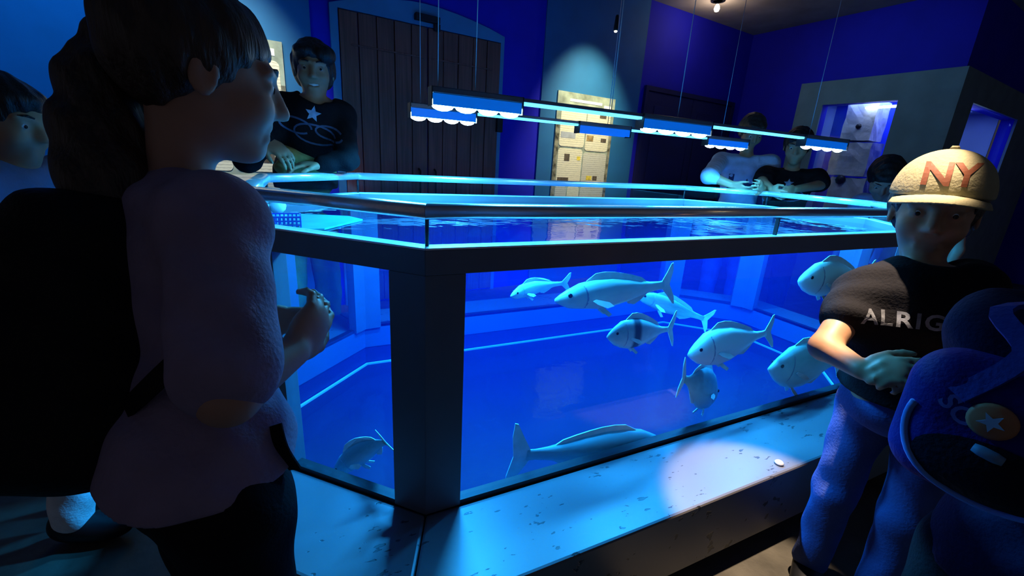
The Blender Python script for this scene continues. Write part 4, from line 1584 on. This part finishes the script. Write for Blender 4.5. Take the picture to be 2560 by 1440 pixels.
def star_print(P, size=1.0, dl=0.0):
    TR = P['_TR']
    o = P['chest'] + TR @ np.array([.10, dl, .05])
    mp = mat('pale_blue_print', (0.40, 0.62, 0.80), 0.6, var=0.3, scale=40)
    md = mat('dim_blue_print', (0.08, 0.12, 0.22), 0.6, var=0.3, scale=40)
    vs, fs = star_poly(.030 * size)
    decal('star_print', vs, fs, P['shirt'], o + TR[:, 2] * .03, TR[:, 1], TR[:, 2], mp, P['shirt'], fine=.02)
    for k, (cx_, cz_, r) in enumerate(((-.055, -.035, .045), (.02, -.05, .06), (.07, -.03, .04))):
        pts = [(cx_ + r * 1.3 * math.cos(a), cz_ + r * .6 * math.sin(a)) for a in np.linspace(.3 * k, .3 * k + 5.6, 22)]
        vs, fs = ring_strip(pts, .007)
        decal('swirl_print', [(v[0] * size, v[1] * size) for v in vs], fs, P['shirt'], o, TR[:, 1], TR[:, 2], md, P['shirt'], fine=.03)


# ---- smiling youth leaning on the far rail
h2 = math.radians(-72)
P2 = person('smiling youth in a black star-print sweater leaning on the far rail', (-0.26, 1.80), h2, 1.76,
            J=dict(head=at(784, 176, 2.14), neck=at(790, 268, 2.20), chest=at(785, 320, 2.20), waist=at(775, 390, 2.26), pelvis=at(765, 450, 2.34),
                   shR=at(712, 268, 2.16), shL=at(856, 290, 2.24), elR=at(618, 400, 1.98), wrR=at(668, 352, 1.90), elL=at(868, 398, 2.12), wrL=at(800, 412, 2.06)),
            hs=1.13, look=unit((CAM + np.array([-.1, 0, .12]) - at(784, 176, 2.14)) * np.array([1, 1, .9])), hair='mop', hairm=M_hairb, shirt=M_blackcloth, sleeve=1.92, trousers=cloth('olive_cotton', (0.30, 0.28, 0.10)),
            skin=SK2, mouth='smile', res=0.006,
            arms=dict(R=dict(dir=at(702, 378, 1.90) - at(668, 352, 1.90), palm=(0.2, 0.3, -1), thumb=-1), L=dict(dir=at(768, 412, 2.03) - at(800, 412, 2.06), palm=(0, .1, -1), thumb=1)))
star_print(P2, 1.25)
wr = P2['wrR']
dd = unit(P2['wrR'] - P2['elR'])
M_pink = mat('pink_wristband', (0.85, 0.12, 0.35), 0.6)
u_ = unit(np.cross(dd, [0, 0, 1]))
v_ = np.cross(dd, u_)
tube('wristband', [wr + (u_ * math.cos(a) + v_ * math.sin(a)) * .031 for a in np.linspace(0, 2 * math.pi, 17)], .010, M_pink, P2['_root'], 8)
M_olive = cloth('olive_yellow_cotton', (0.50, 0.46, 0.16))
s = Sdf()
TR = P2['_TR']
s.ell(P2['waist'] + TR @ np.array([.05, 0, -.02]), np.array((.105, .150, .055)), TR @ np.array(frame((1, 0, 0), (0, .25, 1))), k=.02)
s.ell(P2['waist'] + TR @ np.array([.06, -.06, -.075]), np.array((.10, .09, .05)), TR, k=.02)
s.noise(.004, 40)
s.mesh('tied_shirt', .007, M_olive, P2['_root'])

# ---- three children beyond the right-hand end of the tank
M_blueshirt = cloth('light_blue_cotton', (0.45, 0.60, 0.85))
h3 = math.radians(222)
c3 = at(1880, 322, 3.58)
P3 = person('tall youth in a light blue shirt bowing his head behind the hanging lamps', (c3[0], c3[1]), h3, 1.84,
            J=dict(elR=at(1772, 440, 3.30), wrR=at(1830, 462, 3.22), wrL=at(1905, 470, 3.15)), hs=1.12, look=(math.cos(h3 + .3), math.sin(h3 + .3), -0.55), hairm=M_hair, shirt=M_blueshirt, sleeve=1.3,
            trousers=M_jeans, skin=SK2, res=0.009)
M_navyp = mat('navy_print', (0.02, 0.03, 0.12), 0.7)
TR = P3['_TR']
decal('chest_print', *star_poly(.06), P3['shirt'], P3['chest'] + TR @ np.array([.1, .03, -.05]), TR[:, 1], TR[:, 2], M_navyp, P3['shirt'], fine=.04)
decal('chest_print', [(-.02, -.07), (.02, -.07), (.02, .07), (-.02, .07)], [(0, 1, 2, 3)], P3['shirt'], P3['chest'] + TR @ np.array([.1, -.09, -.03]), TR[:, 1], TR[:, 2], M_navyp, P3['shirt'], fine=.04)
h4 = math.radians(212)
c4 = at(1992, 372, 3.35)
P4 = person('boy in a black star-print tee with grey backpack straps at the far rail', (c4[0], c4[1]), h4, 1.72,
            J=dict(elR=at(1905, 455, 3.28), wrR=at(1930, 474, 3.14), elL=at(2052, 462, 3.25), wrL=at(1985, 474, 3.12)), hs=1.12, look=(math.cos(h4), math.sin(h4), -0.25), hairm=M_hairb,
            shirt=M_blackcloth, sleeve=.75, trousers=M_blackcloth, skin=SK2, res=0.009)
star_print(P4, 1.2)
h5 = math.radians(190)
c5 = at(2212, 446, 3.10)
P5 = person('dark-haired child in a pale blue shirt bowing low at the right end of the tank', (c5[0] + .12, c5[1]), h5, 1.52,
            J=dict(head=c5, neck=c5 + np.array([.07, .01, -.12]), chest=c5 + np.array([.12, .01, -.28])), hs=1.22, look=(math.cos(h5 + .35), math.sin(h5 + .35), -0.9), hairm=M_hairb,
            shirt=cloth('pale_blue_cotton', (0.30, 0.45, 0.75)), sleeve=.6, trousers=M_jeans, skin=SK1, res=0.009)

# ---- child at the left edge of the picture
h8 = math.radians(-20)
c8 = at(5, 300, 1.20)
P8 = person('dark-haired child in a dull blue top at the left edge behind the backpack', (c8[0], c8[1]), h8, 1.55,
            J=dict(head=c8), hs=1.0, look=(math.cos(h8), math.sin(h8), -.2), hairm=M_hairb, shirt=cloth('dull_blue_cotton', (0.16, 0.20, 0.32)), sleeve=.6,
            trousers=cloth('white_cotton', (0.75, 0.78, 0.80)), skin=SK2, res=0.008)

# ================================================================== BAGS
M_bag = cloth('black_nylon', (0.010, 0.011, 0.013), 0.6)
M_strap = cloth('black_webbing', (0.008, 0.008, 0.010), 0.7)
bg = tag(empty('backpack', at(190, 1150, .60)), 'bulky black backpack on the back of the girl with the ponytail', 'backpack')
TRb = P1['_TR']
cb = at(215, 850, .63)
RB = frame(TRb[:, 0], TRb[:, 2])
s = Sdf()
s.box(cb, (.105, .150, .205), .085, RB, k=.03)
s.box(cb + RB @ np.array([-.09, 0, -.05]), (.055, .125, .125), .05, RB, k=.03)
s.noise(.004, 30)
s.mesh('bag_body', .008, M_bag, bg)
for zz, w in ((.10, .135), (-.01, .11)):
    tube('zip', [cb + RB @ np.array([-.11 - (.035 if zz < .05 else 0), w * (k / 6 - 1), zz + .03 * math.cos(math.pi / 2 * (k / 6 - 1))]) for k in range(13)], .004, M_dark, bg, 6)
ribbon('hip_strap', [at(300, 1035, .56), at(340, 1000, .525), at(430, 915, .505), at(505, 850, .49)], .026, .004, _D, M_strap, bg)

ribbon('strap_end', [at(688, 1062, .60), at(705, 1120, .60), at(738, 1172, .62)], .018, .003, _R, M_strap, bg)

# navy backpack of somebody standing at the right edge
h7 = math.radians(8)
bc = at(2495, 1112, .58)
pb = np.array([bc[0] + .215, bc[1] - .06, 0])
P7 = person('person in a dark jacket at the right edge, mostly outside the picture', (pb[0], pb[1]), h7, 1.44, shirt=cloth('navy_jacket', (0.012, 0.014, 0.05)), sleeve=1.9,
            J=dict(elR=pb + np.array([.10, -.22, .95]), elL=pb + np.array([.12, .18, .95]), wrR=pb + np.array([.30, -.14, 1.0]), wrL=pb + np.array([.31, .08, 1.0])),
            trousers=M_blackcloth, hairm=M_hairb, res=.01)
nb_ = tag(empty('backpack', bc - np.array([0, 0, .2])), 'navy blue backpack with a round brown star badge at the lower right', 'backpack')
M_nav = cloth('navy_nylon', (0.010, 0.014, 0.20), 0.6)
M_blk = cloth('dark_navy_nylon', (0.006, 0.007, 0.02), 0.6)
M_pipe = mat('blue_piping', (0.10, 0.30, 0.85), 0.5)
nz_ = unit((CAM - bc) * np.array([1, 1, .12]))              # the bag's outer face
RB = frame(nz_, (0, 0, 1))
s = Sdf()
s.box(bc + RB @ np.array([-.05, 0, 0]), (.065, .112, .105), .055, RB, k=.03)
s.ell(bc + RB @ np.array([-.030, 0, -.035]), np.array((.058, .092, .062)), RB, k=.02)
bb = s.mesh('bag_body', .006, M_nav, nb_)
tb_ = bvh_of(bb)


def on_bag(y, z, lift=.002):
    q = bc + RB @ np.array([.20, y, z])
    hit = tb_.ray_cast(Vector([float(c_) for c_ in q]), Vector([float(c_) for c_ in -RB[:, 0]]), .5)
    return None if hit[0] is None else (np.array(hit[0]) + RB[:, 0] * lift, np.array(hit[1]))


def bag_yz(px, py):
    """where the sight line of a pixel meets the bag's face, in the bag's own width/height"""
    r = at(px, py, 1.0) - CAM
    q = CAM + r * (((bc + RB[:, 0] * .02 - CAM) @ RB[:, 0]) / (r @ RB[:, 0])) - bc
    return float(q @ RB[:, 1]), float(q @ RB[:, 2])


def bag_line(pts, lift=.002):
    return [h_[0] for h_ in (on_bag(y, z, lift) for y, z in pts) if h_]


tube('piping', bag_line([(.094 * math.cos(a), -.002 + .090 * math.sin(a)) for a in np.linspace(math.radians(75), math.radians(-195), 40)]), .005, M_pipe, nb_, 8)
pk = [(.078 * math.cos(a), -.040 + .045 * math.sin(a)) for a in np.linspace(0, 2 * math.pi, 25)][:-1]
decal('pocket_panel', pk + [(0, -.040)], [(k, (k + 1) % 24, 24) for k in range(24)], bb, bc, RB[:, 1], RB[:, 2], M_blk, nb_, lift=.003, fine=.02)
by_, bz_ = bag_yz(2480, 1054)
bo, bn = on_bag(by_, bz_, .004)
BR = frame(np.cross(RB[:, 2], bn) if abs(bn @ RB[:, 2]) < .95 else RB[:, 1], bn)      # columns: side, other, outward
bd = lathe('badge', [(.022, -.004), (.0245, -.001), (.0245, .003), (.020, .006), (.001, .007)], mat('brown_badge', (0.36, 0.17, 0.08), 0.6), nb_, 24, bo, BR)
su = unit(RB[:, 2] - bn * (RB[:, 2] @ bn))
sr = np.cross(su, bn)
stv, stf = star_poly(.014, .42, 5, -math.pi / 2)
slab('badge_star', [bo + bn * .0074 + sr * q[0] + su * q[1] for q in stv[:-1]], bn * .001, mat('pale_blue_badge_print', (0.25, 0.60, 0.95), 0.5), bd)
ya, za = bag_yz(2435, 1112)
yb_, zb_ = bag_yz(2512, 1150)
zp = bag_line([(ya + (yb_ - ya) * t_, za + (zb_ - za) * t_) for t_ in np.linspace(0, 1, 5)], .006)
tube('zip_pull', zp, [.006, .008, .008, .008, .006], mat('grey_blue_tab', (0.10, 0.22, 0.36), 0.6), nb_, 8)
vs, fs = text_mesh('SO', .034, 1.0, .0008)
ly, lz = bag_yz(2393, 1028)
a_ = math.radians(-38)
rr_ = RB[:, 1] * math.cos(a_) + RB[:, 2] * math.sin(a_)
uu_ = -RB[:, 1] * math.sin(a_) + RB[:, 2] * math.cos(a_)
decal('bag_lettering', vs, fs, bb, bc + RB[:, 1] * ly + RB[:, 2] * lz, rr_, uu_, mat('dim_blue_lettering', (0.06, 0.14, 0.55), 0.5), nb_, lift=.003)
y2, z2 = bag_yz(2390, 990)
top = on_bag(y2, z2, .002)[0]
ribbon('shoulder_strap', [top, bc + RB @ np.array([-.02, -.01, .125]), bc + RB @ np.array([-.10, -.04, .175]), P7['shR'] * .6 + P7['neck'] * .4 + np.array([-.03, 0, .075]), P7['shR'] * .6 + P7['neck'] * .4 + np.array([.10, 0, .02])], .024, .006, RB[:, 1] * .8 + RB[:, 2] * .3, cloth('blue_webbing', (0.02, 0.05, 0.32), 0.6), nb_)

# child whose hair shows above the cap
c9 = at(2338, 432, 2.75)
P9 = person('brown-haired child hidden behind the boy in the cap', (c9[0], c9[1]), math.radians(190), c9[2] / .925, hairm=M_hair, shirt=cloth('grey_cotton', (0.10, 0.10, 0.12)), trousers=M_jeans, res=.010)

# ================================================================== SMALL THINGS AT THE WATER
M_bplast = mat('blue_plastic_mesh', (0.06, 0.12, 0.62), 0.4)
bk = tag(empty('mesh_basket', (-0.30, 0.56, 1.10)), 'small blue mesh basket floating in the left corner of the tank', 'basket')
bx0, bx1, by0, by1, bz0, bz1 = -0.352, -0.268, 0.52, 0.60, 1.10, 1.152
for k in range(8):
    a = bx0 + (bx1 - bx0) * k / 7
    for yy in (by0, by1):
        rbox('bar', a - .002, a + .002, yy - .002, yy + .002, bz0, bz1, M_bplast, bk, 0, W3)
    b = by0 + (by1 - by0) * k / 7
    for xx in (bx0, bx1):
        if 0 < k < 7:
            rbox('bar', xx - .002, xx + .002, b - .002, b + .002, bz0, bz1, M_bplast, bk, 0, W3)
for k in range(5):
    z = bz0 + (bz1 - bz0) * k / 4
    for yy in (by0, by1):
        rbox('rim' if k == 4 else 'bar', bx0, bx1, yy - .0025, yy + .0025, z - .002, z + .002, M_bplast, bk, 0, W3)
    for xx in (bx0, bx1):
        rbox('rim' if k == 4 else 'bar', xx - .0025, xx + .0025, by0, by1, z - .002, z + .002, M_bplast, bk, 0, W3)
pl_ = prism('feeding_shelf', [(-.365, .46), (-.20, .50), (-.06, .70), (-.10, .79), (-.28, .86), (-.38, .86)], 1.1125, 1.1185, mat('cyan_acrylic', (0.04, 0.34, 0.36), 0.3, var=.2), None, .001)
tag(pl_, 'cyan acrylic shelf at the waterline in the left corner of the tank', 'shelf')
fl = lathe('float', [(.001, -.032), (.016, -.028), (.028, -.015), (.032, 0), (.028, .015), (.016, .028), (.001, .032)], M_white, None, 18, (-.35, .93, 1.14))
tag(fl, 'round white float on the water at the left end of the tank', 'float')
st = lathe('pebble', [(.001, 0.0), (.012, .001), (.016, .006), (.011, .012), (.001, .014)], mat('pale_pebble', (0.75, 0.72, 0.68), 0.6), None, 12, (1.235, -.245, Z_LEDGE))
tag(st, 'small pale pebble on the outer edge of the stone ledge', 'pebble')
